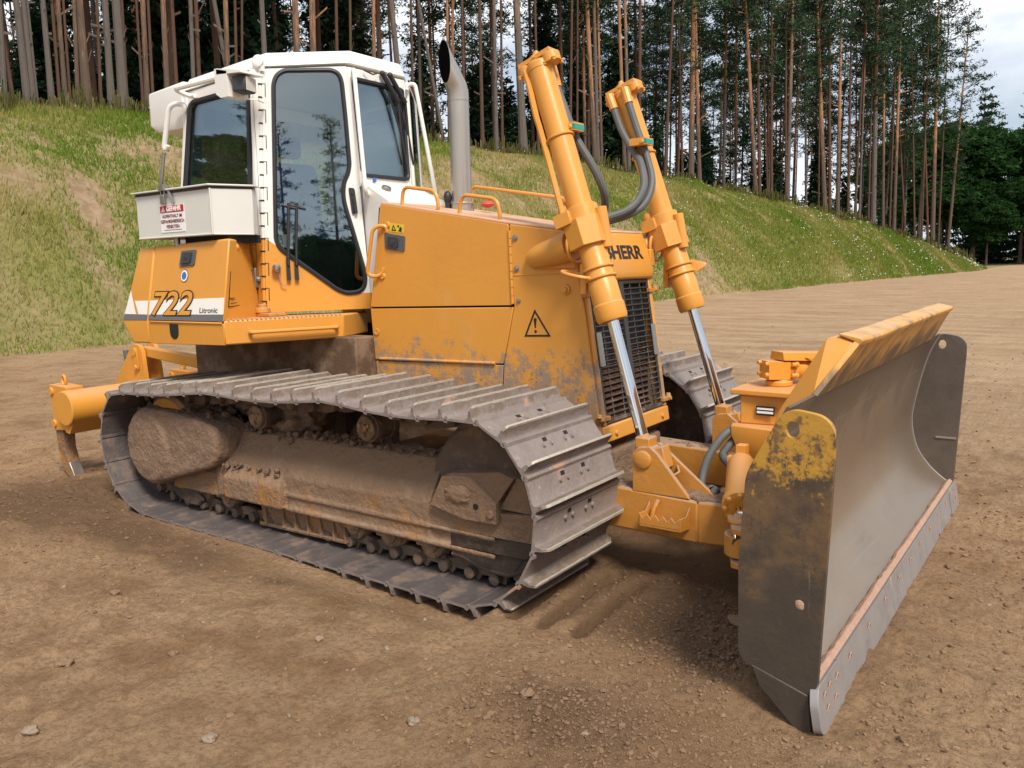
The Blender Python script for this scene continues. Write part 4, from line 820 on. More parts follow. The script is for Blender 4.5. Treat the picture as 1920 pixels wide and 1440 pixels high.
for p, q_ in (((.115, -.46, 2.47), (.06, -.05, .02)), ((.125, .40, 2.48), (.075, .05, .02))):
    g = G(); p = V(p); g.box(tuple(p - V((.05, .05, .02))), tuple(p + V((.07, .05, .025)))); g.bolt(p + V((.04, -.05, 0)), (0, -1, 0), .012, .014); b_ = g.out('hose_bracket', 'paint', lc if p.y < 0 else rc, bev=.004)
    G().box(tuple(p + V((.052, -.051, -.012))), tuple(p + V((.072, .051, .016)))).out('bracket_liner', 'green', b_)
    sd = -1 if p.y < 0 else 1; cc = V((-.045, sd * .507, 2.83)).lerp(V((.435, sd * .542, 1.40)), .29); q2 = V((0, 0, 1)).rotation_difference(V((.48, 0, -1.43)).normalized())
    g = G(); g.tube([cc + q2 @ V((.076 * math.cos(a), .076 * math.sin(a), 0)) for a in [i / 24 * 6.283 for i in range(24)]], .008, 6, True); g.out('pipe_band', 'paint', lc if p.y < 0 else rc)
# ---- cab
H0, H1 = V((-2.15, -.86, 1.415)), V((-2.15, -.765, 3.09)); F0, F1 = V((-1.706, -.262, 1.415)), V((-1.80, -.288, 3.13)); B0, B1 = V((-3.22, -.86, 1.9)), V((-3.04, -.775, 3.06))
D2 = V((DX, DY, 0))
NRM = (F0 - H0).cross(H1 - H0).normalized()
if NRM.x < 0: NRM = -NRM
def on_door(u, z, off=0.):
    p = V((H0.x, 0, 0)); t = (z - H0.z) / (H1.z - H0.z); h = H0.lerp(H1, t) ; p = V((H0.x, H0.y, 0)) + D2 * u; p.z = z
    k = (H0 - p).dot(NRM) / NRM.dot(V((NRM.x, NRM.y, 0)).normalized()); return p + V((NRM.x, NRM.y, 0)).normalized() * k + NRM * off
def lerp_edge(a, b, z): return a.lerp(b, (z - a.z) / (b.z - a.z))
cab = G()
roofz = lambda p: p
RT = [V((-1.80, -.29, 3.155)), V((-2.145, -.775, 3.10)), V((-3.06, -.79, 3.055))]; RU = [V((-1.815, -.255, 3.245)), V((-2.17, -.70, 3.205)), V((-3.06, -.715, 3.155))]
cab.hull([q for p in RT + RU for q in (p, mir(p))] + [V((-2.3, 0, 3.27))])
for mf in (lambda p: V(p), lambda p: V(mir(p))):
    sgn = -1 if mf(V((0, -1, 0))).y < 0 else 1
    # hinge post, front post, rear post
    def post(a0, a1, b0, b1, inn): cab.hull([mf(p) for p in (a0, a1, b0, b1)] + [mf(V(p) + V(inn)) for p in (a0, a1, b0, b1)])
    post(on_door(-.005, 1.42), on_door(-.005, 3.09), V((-2.235, -.858, 1.42)), V((-2.235, -.772, 3.09)), (.02, .05, 0))
    post(on_door(.762, 1.42), on_door(.705, 3.12), F0 + V((.012, .03, 0)), F1 + V((.012, .03, 0)), (-.05, .0, 0))
    # rear side wall with window opening
    def SW(x, z): t = (z - 1.42) / (3.09 - 1.42); return mf(V((x, -.858 + .086 * t, z)))
    outer = [(-2.24, 1.9), (-2.24, 3.08), (-3.045, 3.05), (-3.20, 1.9)]
    win = rnd([V((-2.285, 2.0, 0)), V((-2.275, 2.985, 0)), V((-2.965, 2.965, 0)), V((-3.12, 2.0, 0))], .07, 5)
    cab.plate([[SW(x, z) for x, z in outer], [SW(p.x, p.y) for p in win]], (0, -sgn * .04, 0))
    cab.plate([[SW(x, z) for x, z in ((-2.24, 1.42), (-2.24, 1.9), (-3.2, 1.9), (-3.15, 1.42))]], (0, -sgn * .04, 0))
# front wall with windscreen opening, chin below it, rear wall
def FW(y, z): p = lerp_edge(F0, F1, z); return V((p.x, y, z))
fo = [(-.28, 2.30), (-.29, 3.13), (.29, 3.13), (.28, 2.30)]; fw = rnd([V((-.245, 2.385, 0)), V((-.258, 3.055, 0)), V((.258, 3.055, 0)), V((.245, 2.385, 0))], .05, 5)
cab.plate([[FW(y, z) for y, z in fo], [FW(p.x, p.y) for p in fw]], (-.035, 0, 0))
cab.hull([V((x, sd * y, z)) for x, y, z in ((-1.745, .27, 2.345), (-1.42, .34, 2.185), (-1.40, .35, 2.10), (-1.40, .36, 1.46), (-1.715, .27, 1.46)) for sd in (-1, 1)])
def BW(y, z): return V((-3.20 + .16 * (z - 1.9) / 1.15, y, z))
cab.plate([[BW(y, z) for y, z in ((-.84, 1.5), (-.78, 3.05), (.78, 3.05), (.84, 1.5))], [BW(p.x, p.y) for p in rnd([V((-.68, 2.15, 0)), V((-.64, 2.95, 0)), V((.64, 2.95, 0)), V((.68, 2.15, 0))], .06, 4)]], (.04, 0, 0))
CAB = cab.out('cab', 'cab', DZ, bev=.014, seg=2)
g = G(); g.hull([V((x, sd * y, z)) for x, y, z in ((-3.05, .77, 3.14), (-3.05, .79, 2.85), (-3.56, .76, 3.115), (-3.57, .76, 2.86), (-3.50, .74, 2.81), (-3.07, .77, 2.80)) for sd in (-1, 1)]); g.out('rear_roof_box', 'white', CAB, bev=.03, seg=3)
# door
gl = [(.149, 2.98), (.171, 3.041), (.226, 3.078), (.545, 3.096), (.595, 3.075), (.614, 3.02), (.626, 2.781), (.637, 2.449), (.622, 2.385), (.594, 2.337), (.582, 2.27), (.582, 2.206), (.595, 2.14), (.631, 2.0), (.702, 1.70), (.706, 1.64), (.695, 1.585), (.656, 1.553), (.567, 1.545), (.501, 1.574), (.125, 1.868), (.098, 1.93)]
gl = rnd([V((u, z, 0)) for u, z in gl], .03, 3)
do = rnd([V((.012, 1.43, 0)), V((.012, 3.075, 0)), V((.655, 3.125, 0)), V((.742, 1.43, 0))], .012, 2)
for mf in (lambda p: V(p), lambda p: V(mir(p))):
    g = G(); off = mf(NRM) * .022
    g.plate([[mf(on_door(p.x, p.y)) for p in do], [mf(on_door(p.x, p.y)) for p in gl]], off)
    DOOR = g.out('cab_door', 'cab', DZ, bev=.006)
    g = G(); g.tube([mf(on_door(p.x, p.y, .024)) for p in gl], .016, 6, True); (g.out('window_seal', 'black', DOOR) if mf(V((0, -1, 0))).y < 0 else None)
    g = G(); g.plate([[mf(on_door(p.x, p.y, .014)) for p in gl]], mf(NRM) * .005); g.out('door_window', 'glass', DOOR, smooth=False)
    if mf(V((0, 1, 0))).y < 0: continue
    g = G(); a_, b_, c_, d_ = [on_door(u, z, .024) for u, z in ((.618, 2.29), (.660, 2.285), (.676, 2.11), (.634, 2.105))]
    g.plate([rnd([a_, b_, c_, d_], .012, 3)], NRM * .012); g.hull([on_door(u, z, o_) for u, z in ((.642, 2.215), (.662, 2.21), (.652, 2.11), (.672, 2.11)) for o_ in (.036, .055)]); g.lathe(on_door(.642, 2.25, .036), NRM, [(0, .013), (.006, .013)], 12); g.out('door_handle', 'black', DOOR, bev=.003)
    for u0 in (.17, .225):
        g = G(); tpz, btz = 2.20, 1.65
        g.tube([on_door(u0 + .03, 2.18, .045), on_door(u0 + .012, 1.95, .05), on_door(u0 + .002, btz + .10, .06)], .010, 6); g.hull([on_door(u0 + du, z, o_) for du, z in ((-.014, btz), (.014, btz), (-.012, btz + .16), (.012, btz + .16)) for o_ in (.03, .055)]); g.tube([on_door(u0 - .02, 2.17, .045), on_door(u0 + .09, 2.14, .045)], .007, 6)
        g.out('wiper', 'black', DOOR)
    g = G(); g.lathe(on_door(.09, 1.735, .02), NRM, [(0, .02), (.02, .03), (.06, .028), (.075, .012)], 12); g.tube([on_door(.10, 1.70, .05), on_door(.12, 1.62, .05), on_door(.15, 1.61, .05)], .004, 5); g.out('door_stop', 'steel', DOOR)
    g = G()
    for k in range(19):
        z0, z1 = 3.06 - k * .0865, 3.06 - k * .0865 - .078; a = .5 if k % 2 else .0
        p0, p1 = [lerp_edge(H0, H1, z) + NRM * .020 + V((-.006, -.008, 0)) for z in (z0, z1)]
        q0 = (p1 - p0).normalized(); g.cyl(p0, p1, .0125, n=8); 
        sdx = 1 if k % 2 else -1; dirv = D2 if k % 2 else V((-1, 0, 0))
        g.hull([p + dirv * dd + V((0, -.004, 0)) * o_ for p in (p0, p1) for dd in (0, .030) for o_ in (0, 1)])
    hg = g.out('piano_hinge', 'cab', CAB); g = G()
    for k in range(20):
        z1 = 3.06 - k * .0865; q1 = lerp_edge(H0, H1, z1 + .009) + NRM * .0205 + V((-.006, -.008, 0)); q2 = lerp_edge(H0, H1, z1 - .001) + NRM * .0205 + V((-.006, -.008, 0)); g.cyl(q1, q2, .0145, n=8); dirv = D2 if k % 2 else V((-1, 0, 0))
        e1, e2 = q1 + dirv * .034, lerp_edge(H0, H1, z1 - .078) + NRM * .0205 + V((-.006, -.008, 0)) + dirv * .034; g.tube([q1 + NRM * .004, e1 + NRM * .004, e2 + NRM * .004], .0028, 4)
    g.out('hinge_gap', 'dark', CAB)
    g = G(); g.plate([[on_door(u, z, .004) for u, z in ((.14, 1.97), (.215, 1.965), (.21, 1.87), (.15, 1.88))]], NRM * .002); g.out('window_sticker', 'plate', DOOR)
for mf in (lambda p: V(p), lambda p: V(mir(p))):
    def SW(x, z, o_=0): t = (z - 1.42) / (3.09 - 1.42); return mf(V((x, -.858 + .086 * t - o_, z)))
    g = G(); g.tube([SW(p.x, p.y, .004) for p in win], .020, 6, True); sl = g.out('window_seal', 'black', CAB)
    g = G(); g.plate([[SW(p.x, p.y, -.012) for p in win]], (0, -.005 if mf(V((0, 1, 0))).y > 0 else .005, 0)); g.out('side_window', 'glass', CAB, smooth=False)
g = G(); g.tube([FW(p.x, p.y) + V((.004, 0, 0)) for p in fw], .015, 6, True); g.out('windscreen_seal', 'black', CAB)
g = G(); g.plate([[FW(p.x, p.y) - V((.012, 0, 0)) for p in fw]], (-.005, 0, 0)); g.out('windscreen', 'glass', CAB, smooth=False)
bwp = rnd([V((-.68, 2.15, 0)), V((-.64, 2.95, 0)), V((.64, 2.95, 0)), V((.68, 2.15, 0))], .06, 4)
g = G(); g.plate([[BW(p.x, p.y) + V((.02, 0, 0)) for p in bwp]], (.005, 0, 0)); g.out('rear_window', 'glass', CAB, smooth=False)
for u0, up in ((.06, 0), (.14, .01)):
    g = G(); a = FW(-.04 + u0, 3.13) + V((.03, 0, 0)); b = FW(.10 + u0, 2.95) + V((.035, 0, 0)); c = FW(.12 + u0, 2.72) + V((.02, 0, 0)); d_ = FW(.16 + u0, 2.50) + V((.012, 0, 0))
    g.tube([a, b], .018, 8); g.tube([b, c], .009, 6); g.tube([FW(.02 + u0, 3.02) + V((.014, 0, 0)), c, d_], .008, 6); g.sph(a, .022, 2); g.out('windscreen_wiper', 'black', CAB)
g = G(); g.tube([FW(-.16, 3.125) + V((.02, 0, 0)), FW(-.10, 3.10) + V((.05, 0, 0)), FW(-.04, 3.12) + V((.035, 0, 0))], .006, 6); g.out('wiper_hose', 'black', CAB)
g = G(); g.lathe((-1.60, -.17, 2.278), (.40, 0, .85), [(0, .036), (.012, .036), (.022, .03), (.022, .02)], 18); g.out('washer_cap', 'steel', CAB)
g = G(); g.box((-1.712, -.19, 2.335), (-1.698, -.165, 2.365)); g.out('pane_mark', 'blue', CAB)
for sd in (-1, 1):
    g = G(); g.tube(rnd([V((-1.775, sd * .275, 3.085)), V((-1.72, sd * .315, 3.10)), V((-1.60, sd * .375, 2.25)), V((-1.66, sd * .30, 2.22))], .06, 6), .0155, 10); g.out('cab_handrail', 'white', CAB)
for sd in (-1, 1):      # roof rails, rear grab bars, work lamps
    y = sd * .9
    if sd > 0: continue
    g = G(); g.tube(rnd([V((-2.93, sd * .79, 3.0)), V((-2.98, y, 3.045)), V((-2.20, y, 3.05))], .05, 5), .017, 8); g.out('roof_rail', 'white', CAB)
    g = G(); g.tube(rnd([V((-2.975, sd * .80, 2.955)), V((-3.10, sd * .87, 2.965)), V((-3.225, sd * .87, 2.62))], .07, 6), .019, 10); gb = g.out('grab_bar', 'white', CAB)
    g = G(); g.tube([V((-3.222, sd * .87, 2.62)), V((-3.31, sd * .87, 2.34))], .014, 8); g.out('grab_bar_foot', 'steel', gb)
    g = G(); wl_ = [(-2.20, 3.015), (-2.20, 2.87), (-2.16, 2.845), (-2.00, 2.84), (-2.02, 2.86), (-2.10, 2.875), (-2.105, 3.0), (-1.94, 2.98), (-1.93, 2.995)]
    g.plate([[V((x, sd * .93, z)) for x, z in ((-2.22, 3.04), (-2.22, 2.88), (-2.17, 2.85), (-2.09, 2.85), (-2.09, 3.01))]], (0, -sd * -.16, 0)); g.hull([V((x, sd * yy, z)) for x, z in ((-2.20, 3.04), (-1.95, 2.995), (-1.95, 2.98), (-2.2, 3.0)) for yy in (.90, 1.09)]); g.tube([V((-2.10, sd * 1.0, 2.855)), V((-1.95, sd * .97, 2.825)), V((-2.1, sd * .80, 2.85))], .006, 6)
    wk = g.out('work_light', 'white', CAB, bev=.008)
    g = G(); m = Matrix.Translation((-2.03, sd * 1.0, 2.925)) @ Matrix.Rotation(R(-20 * sd), 4, 'Z'); g.box((-.055, -.065, -.05), (.045, .065, .05), m); g.box((-.02, -.012, .05), (.02, .012, .075), m); hs = g.out('lamp_housing', 'greyint', wk, bev=.012)
    g = G(); g.box((.046, -.055, -.042), (.050, .055, .042), m); g.out('lamp_lens', 'lens', wk)
g = G(); g.lathe((-2.13, -.80, 3.125), (.35, -.93, .1), [(0, .04), (.012, .042), (.02, .03)], 16); g.box((-2.20, -.80, 3.06), (-2.10, -.775, 3.13)); g.out('roof_socket', 'white', CAB)
# interior
g = G(); g.box((-3.05, -.75, 1.45), (-1.75, .75, 1.50)) if False else g.hull([V((x, sd * y, z)) for x, y in ((-1.74, .24), (-2.16, .80), (-3.1, .80)) for sd in (-1, 1) for z in (1.44, 1.47)]); g.out('cab_floor', 'greyint', CAB)
g = G(); g.hull([V((x, sd * y, z)) for x, z in ((-1.80, 2.30), (-1.95, 2.22), (-1.98, 1.9), (-1.80, 1.6)) for sd in (-1, 1) for y in (.26,)]); g.out('dashboard', 'greyint', CAB, bev=.02)
g = G(); g.hull([V((-2.55 + x, y, 1.93 + z)) for x in (-.25, .25) for y in (-.25, .25) for z in (0, .10)]); g.hull([V((-2.82 + x + (z - 2.0) * -.12, y, z)) for x in (0, .12) for y in (-.24, .24) for z in (2.02, 2.58)]); g.hull([V((-2.90 + x, y, z)) for x in (0, .09) for y in (-.13, .13) for z in (2.62, 2.8)])
st = g.out('operator_seat', 'bluecloth', CAB, bev=.045, seg=3)
g = G(); g.box((-2.75, -.2, 1.5), (-2.35, .2, 1.92)); g.out('seat_base', 'greyint', st, bev=.02)
for sd in (-1, 1):
    g = G(); g.box((-2.75, sd * .40 - .09, 1.5), (-2.2, sd * .40 + .09, 2.08)); g.cyl((-2.3, sd * .4, 2.08), (-2.27, sd * .4, 2.26), .012); g.sph((-2.27, sd * .4, 2.27), (.025, .025, .05), 2); g.out('control_console', 'greyint', CAB, bev=.03)
# ---- fuel tank and battery box on the right fender, the same mirrored on the left
for sd in (-1, 1):
    S = lambda x, y, z: V((x, sd * y, z))
    g = G(); g.hull([S(-2.884, 1.212, 1.908), S(-2.018, 1.21, 1.933), S(-2.007, 1.31, 1.395), S(-2.884, 1.31, 1.391), S(-2.26, .88, 1.933), S(-2.20, .86, 1.395), S(-2.884, .80, 1.908), S(-2.884, .80, 1.39)])
    TK = g.out('fuel_tank', 'paint', DZ, bev=.012, seg=2)
    g = G(); g.hull([S(-2.006, 1.31, 1.384), S(-2.884, 1.31, 1.380), S(-2.884, 1.31, 1.226), S(-2.005, 1.31, 1.243), S(-2.20, .86, 1.384), S(-2.2, .86, 1.243), S(-2.884, .8, 1.38), S(-2.884, .8, 1.226)]); g.tube([S(-2.86, 1.312, 1.383), S(-2.02, 1.312, 1.387)], .008, 6)
    sk = g.out('tank_skirt', 'paint', DZ, bev=.008)
    g = G(); g.hull([S(-2.892, 1.212, 1.906), S(-3.075, 1.215, 1.90), S(-2.892, 1.31, 1.388), S(-3.224, 1.31, 1.383), S(-2.892, .8, 1.906), S(-3.075, .8, 1.9), S(-2.892, .8, 1.388), S(-3.224, .8, 1.383), S(-2.892, 1.31, 1.226), S(-3.10, 1.31, 1.222), S(-2.892, .8, 1.226), S(-3.1, .8, 1.222)]); rp = g.out('rear_corner_panel', 'paint', DZ, bev=.012)
    if sd > 0: continue
    TY = lambda z: -1.31 + .10 * max(0, z - 1.391) / .54
    def TP_(x, z, o_=.0025): return V((x, TY(z) - o_, z))
    g = G(); g.plate([[TP_(-2.878, 1.530), TP_(-2.013, 1.553), TP_(-2.010, 1.445), TP_(-2.878, 1.432)]], (0, -.001, 0)); st_ = g.out('white_stripe', 'stripe', TK)
    g = G(); g.plate([[TP_(-2.878, 1.430), TP_(-2.010, 1.443), TP_(-2.010, 1.400), TP_(-2.878, 1.397)]], (0, -.001, 0)); g.out('grey_stripe', 'greystripe', TK)
    g = G(); g.plate([[TP_(-3.138, 1.60), TP_(-3.195, 1.432), TP_(-3.045, 1.432)]], (0, -.001, 0)); g.plate([[TP_(-3.075, 1.527), TP_(-2.898, 1.530), TP_(-2.898, 1.432), TP_(-3.01, 1.432)]], (0, -.001, 0)); g.out('white_stripe', 'stripe', rp)
    g = G(); g.plate([[TP_(-3.197, 1.430), TP_(-2.898, 1.430), TP_(-2.898, 1.394), TP_(-3.208, 1.390)]], (0, -.001, 0)); g.out('grey_stripe', 'greystripe', rp)
    ud = (TP_(0, 1.6) - TP_(0, 1.45)).normalized()
    o0 = TP_(-2.86, 1.432, .005)
    text('model_number', '722', o0, (1, 0, .017), ud, .228, 'ink', TK, wide=1.38, shear=.18, bold=.0105, space=1.06)
    text('number_fill', '722', o0 + V((0, -.002, 0)) + ud * .0, (1, 0, .017), ud, .228, 'paint', TK, wide=1.38, shear=.18, bold=.003, space=1.06)
    text('model_script', 'Litronic', TP_(-2.275, 1.452, .005), (1, 0, .017), ud, .050, 'ink', TK, wide=1.3, shear=.0, bold=0, space=1.0)
    g = G(); g.plate([rnd([TP_(-2.535, 1.868), TP_(-2.365, 1.873), TP_(-2.375, 1.768), TP_(-2.545, 1.763)], .012, 3)], (0, -.008, 0)); lt = g.out('tank_latch', 'greyplastic', TK, bev=.003)
    g = G(); g.plate([rnd([TP_(-2.50, 1.855, .010), TP_(-2.40, 1.857, .010), TP_(-2.41, 1.785, .010), TP_(-2.51, 1.782, .010)], .01, 3)], (0, -.012, 0)); g.lathe(TP_(-2.455, 1.82, .022), (0, -1, 0), [(0, .016), (.004, .016), (.005, .004)], 12); g.out('latch_lock', 'greyint', TK, bev=.003)
    g = G(); c = TP_(-2.483, 1.699); g.lathe(c, (0, -1, .185), [(0, .044), (.001, .044)], 28); bd = g.out('round_badge', 'redink', TK); G().lathe(c + V((0, -.001, 0)), (0, -1, .185), [(0, .039), (.001, .039)], 28).out('badge_ring', 'plate', TK); G().lathe(c + V((0, -.002, 0)), (0, -1, .185), [(0, .027), (.001, .027)], 24).out('badge_centre', 'blue', TK)
    g = G(); g.lathe((-2.568, -1.308, 1.318), (0, -1, 0), [(0, .05), (.006, .05), (.007, .042)], 24); g.box((-2.618, -1.314, 1.318), (-2.518, -1.309, 1.372)); fl = g.out('filler_recess', 'dark', sk); 
    # control diagram on the front chamfer
    A0, A1, A2, A3 = S(-2.018, 1.21, 1.933), S(-2.26, .88, 1.933), S(-2.20, .86, 1.395), S(-2.007, 1.31, 1.395)
    Q = lambda s, t: (A3.lerp(A2, s)).lerp(A0.lerp(A1, s), t); n_ = ((A2 - A3).cross(A0 - A3)).normalized(); n_ = n_ if n_.x > 0 else -n_
    g = G(); L4 = [Q(.10, .18), Q(.90, .20), Q(.90, .62), Q(.10, .60)]
    for i in range(4): g.tube([L4[i] + n_ * .005, L4[(i + 1) % 4] + n_ * .005], .0030, 4)
    g.tube([Q(.1, .28) + n_ * .005, Q(.9, .30) + n_ * .005], .0030, 4)
    for s, t, k in ((.25, .5, .008), (.25, .45, .008), (.25, .36, .006), (.5, .5, .02), (.62, .42, .03), (.75, .5, .012), (.8, .44, .008)):
        c = Q(s, t) + n_ * .005; e1, e2 = (Q(s + .01, t) - Q(s, t)).normalized(), (Q(s, t + .01) - Q(s, t)).normalized(); g.tube([c - e1 * k, c + e2 * k * .6, c + e1 * k, c - e2 * k * .5], .0026, 4, True)
    for i in range(4): g.tube([Q(.16 + .36 * (i % 2), .26 - .04 * (i // 2)) + n_ * .005, Q(.40 + .36 * (i % 2), .265 - .04 * (i // 2)) + n_ * .005], .0026, 4)
    g.out('control_diagram', 'ink', TK)
    g = G(); g.sph(Q(.35, .90), (.02, .02, .025), 2); g.out('tank_knob', 'paint', TK)
    g = G(); c = Q(1.05, .50) + n_ * .03; g.box(tuple(c + V((-.03, -.05, -.06))), tuple(c + V((.01, -.02, .08)))); g.cyl(c + V((0, -.03, 0)), c + V((.09, .04, 0)), .022); g.out('door_catch', 'steel', TK, bev=.006)
# platform step in front of the door
for sd in (-1, 1):
    S = lambda x, y, z: V((x, sd * y, z))
    g = G(); g.hull([S(x, y, z) for x, y in ((-2.004, 1.312), (-1.690, .560), (-1.82, .20), (-2.25, .80)) for z in (1.405, 1.245)]); pf = g.out('step_platform', 'paint', DZ, bev=.010)
    g = G()
    for k in range(26):
        a = S(-1.99, 1.28, 1.407).lerp(S(-1.70, .58, 1.407), k / 25); g.box(tuple(a + V((-.012, -.006, -.004))), tuple(a + V((.004, .006, .008))))
    g.out('tread_teeth', 'top', pf)
    if sd < 0:
        n_ = V((.92, -.385, 0)); q = lambda t, z, o_: S(-2.004, 1.312, z).lerp(S(-1.690, .560, z), t) + n_ * o_
        g = G(); g.tube(rnd([q(.20, 1.322, 0), q(.20, 1.322, .05), q(.93, 1.322, .05), q(.93, 1.322, 0)], .03, 5), .013, 8); g.out('platform_handle', 'paint', pf)
        g = G(); g.hull([V((-2.15 + x, -.86 + y, z)) for x, y in ((-.09, -.07), (.13, -.07), (.15, .06), (-.06, .06)) for z in (1.407, 1.43)]); g.lathe((-2.15, -.885, 1.43), (0, 0, 1), [(0, .055), (.035, .05), (.036, .03), (.06, .03)], 16); g.out('hinge_foot', 'frame', pf, bev=.005)
# white tool box on the tank
g = G(); g.hull([V((x, y, z)) for x, y in ((-3.01, -1.25), (-2.13, -1.25), (-2.03, -1.0), (-2.08, -.93), (-3.01, -.93)) for z in (1.962, 2.262)])
TB = g.out('tool_box', 'box', DZ, bev=.006)
g = G(); g.hull([V((x, y, z)) for x, y in ((-3.035, -1.275), (-2.12, -1.275), (-2.01, -1.0), (-2.06, -.92), (-3.035, -.92)) for z in (2.275, 2.287)]); ld = g.out('box_lid', 'box', TB, bev=.004)
g = G(); g.hull([V((x, y, z)) for x, y in ((-3.0, -1.258), (-2.13, -1.258), (-2.03, -.995), (-2.08, -.935), (-3.0, -.935)) for z in (2.258, 2.276)]); g.out('lid_seal', 'black', TB)
g = G(); g.tube([V((-2.13, -1.252, 1.965)), V((-2.13, -1.252, 2.26))], .007, 6); g.tube([V((-3.0, -1.252, 1.966)), V((-2.13, -1.252, 1.966)), V((-2.035, -1.0, 1.966))], .006, 6); g.out('box_edge', 'box', TB)
g = G(); g.box((-2.655, -1.285, 2.185), (-2.61, -1.265, 2.245)); g.tube(rnd([V((-2.65, -1.275, 2.24)), V((-2.65, -1.275, 2.30)), V((-2.61, -1.275, 2.30)), V((-2.61, -1.275, 2.24))], .02, 4), .005, 6); pd = g.out('padlock', 'steel', TB, bev=.004)
g = G(); g.hull([V((x, -1.262, z)) for x, z in ((-2.62, 2.30), (-2.59, 2.31), (-2.53, 2.18), (-2.515, 2.19))] + [V((-2.6, -1.27, 2.29)), V((-2.53, -1.268, 2.19))]); g.box((-2.66, -1.29, 2.275), (-2.60, -1.255, 2.315)); g.out('hasp', 'steel', TB)
sx0, sx1, sz0, sz1 = -2.715, -2.43, 1.997, 2.180
g = G(); g.box((sx0, -1.2535, sz0), (sx1, -1.251, sz1)); sg = g.out('danger_sign', 'plate', TB)
g = G(); g.box((sx0 + .004, -1.2550, 2.130), (sx1 - .004, -1.2536, sz1 - .004)); g.out('sign_header', 'signred', TB)
cxs = (sx0 + sx1) / 2
text('sign_heading', 'GEFAHR', (cxs + .022, -1.2562, 2.139), (1, 0, 0), (0, 0, 1), .046, 'plate', TB, bold=.0016, align='CENTER', shear=.12)
g = G(); g.plate([[V((sx0 + .02, -1.2556, 2.136)), V((sx0 + .066, -1.2556, 2.136)), V((sx0 + .043, -1.2556, 2.174))], [V((sx0 + .041, -1.2556, 2.145)), V((sx0 + .045, -1.2556, 2.145)), V((sx0 + .043, -1.2556, 2.163))]], (0, -.0005, 0)); g.out('sign_symbol', 'plate', TB)
for s, z, w in (('AUFENTHALT IM', 2.095, .98), ('GEFAHRENBEREICH', 2.060, 1.0), ('VERBOTEN', 2.025, 1.0)): text('sign_text', s, (cxs, -1.2545, z), (1, 0, 0), (0, 0, 1), .0315, 'redink', TB, wide=w, bold=.0004, align='CENTER')
g = G(); g.box((sx0 + .04, -1.2542, 2.010), (sx1 - .04, -1.2536, 2.014)); g.out('sign_small_print', 'redink', TB)
g = G(); g.cyl((-2.62, -1.2, 1.90), (-2.62, -1.2, 1.965), .02); g.out('box_bracket', 'steel', TB)
g = G(); g.box((-2.6, -1.15, 1.91), (-2.1, -.9, 1.962)); g.out('box_mount', 'dark', TB)
# ---- blade
BL = [(1.745, 1.19), (1.70, 1.10), (1.665, 1.0), (1.632, .86), (1.602, .70), (1.592, .60), (1.605, .49), (1.641, .378), (1.713, .276), (1.79, .205), (1.845, .168)]
prof = catmull([V((x, 0, z)) for x, z in BL], 4); g = G(); W = 1.64
back = [p + V((-.014, 0, .003)) for p in prof]
A = [[g.b.verts.new((p.x, y, p.z)) for p in prof] for y in (-W, W)]; B_ = [[g.b.verts.new((p.x, y, p.z)) for p in back] for y in (-W, W)]
n = len(prof)
for i in range(n - 1):
    g.face([A[0][i], A[0][i + 1], A[1][i + 1], A[1][i]]); g.face([B_[0][i], B_[1][i], B_[1][i + 1], B_[0][i + 1]])
for k in (0, 1):
    for i in range(n - 1): g.face([A[k][i], A[k][i + 1], B_[k][i + 1], B_[k][i]])
for i in (0, n - 1): g.face([A[0][i], A[1][i], B_[1][i], B_[0][i]])
BLD = g.out('blade', 'mold', DZ)
def endplate(sd):
    o = [(1.722, 1.172), (1.765, 1.190), (1.866, 1.175), (1.907, 1.130), (1.908, 1.05), (1.872, .174), (1.845, .140), (1.815, .125), (1.60, .205), (1.578, .245), (1.574, .606), (1.596, .935), (1.628, 1.0)]
    o = rnd([V((x, z, 0)) for x, z in o], .035, 4); hole = [V((1.762 + .024 * math.cos(a), 1.118 + .03 * math.sin(a), 0)) for a in [i / 20 * 6.283 for i in range(20)]]
    g = G(); g.xz([[(p.x, p.y) for p in o], [(p.x, p.y) for p in hole]], sd * 1.64, sd * 1.668); e = g.out('end_plate', 'endplate' if sd < 0 else 'endplate_in', BLD, bev=.004)
    g = G(); c = V((1.803, sd * 1.668, .478)); g.sph(c, (.016, .004, .020), 2, .3); g.out('bare_scar', 'clay', BLD)
    return e
endplate(-1); endplate(1)
# cutting edge, end bits, clay on the top of the edge
def ep(y, t, o_=0.): return V((1.848 + .030 * t + o_ * .95, y, .170 - .172 * t + o_ * .25))
segs = ((-1.40, -.42), (-.415, .48), (.485, 1.40))
for y0, y1 in segs:
    g = G(); m_ = 26; low = [ep(y0 + (y1 - y0) * i / m_, 1 - (.02 * random.random() if 0 < i < m_ else 0) - (.12 if random.random() < .035 else 0), .0) for i in range(m_ + 1)]
    g.plate([[ep(y0, 0)] + low + [ep(y1, 0)]], (.026, 0, .006)); ce = g.out('cutting_edge', 'edge', BLD, bev=.003, seg=1)
    g = G()
    for k in range(3):
        y = y0 + (y1 - y0) * (k + .5) / 3; c = ep(y, .35, .0285); g = G(); g.tube([c + V((.003 * math.sin(a), .016 * math.cos(a), .022 * math.sin(a))) for a in [i / 16 * 6.283 for i in range(16)]], .003, 4, True); g.out('plow_bolt', 'clay', ce)
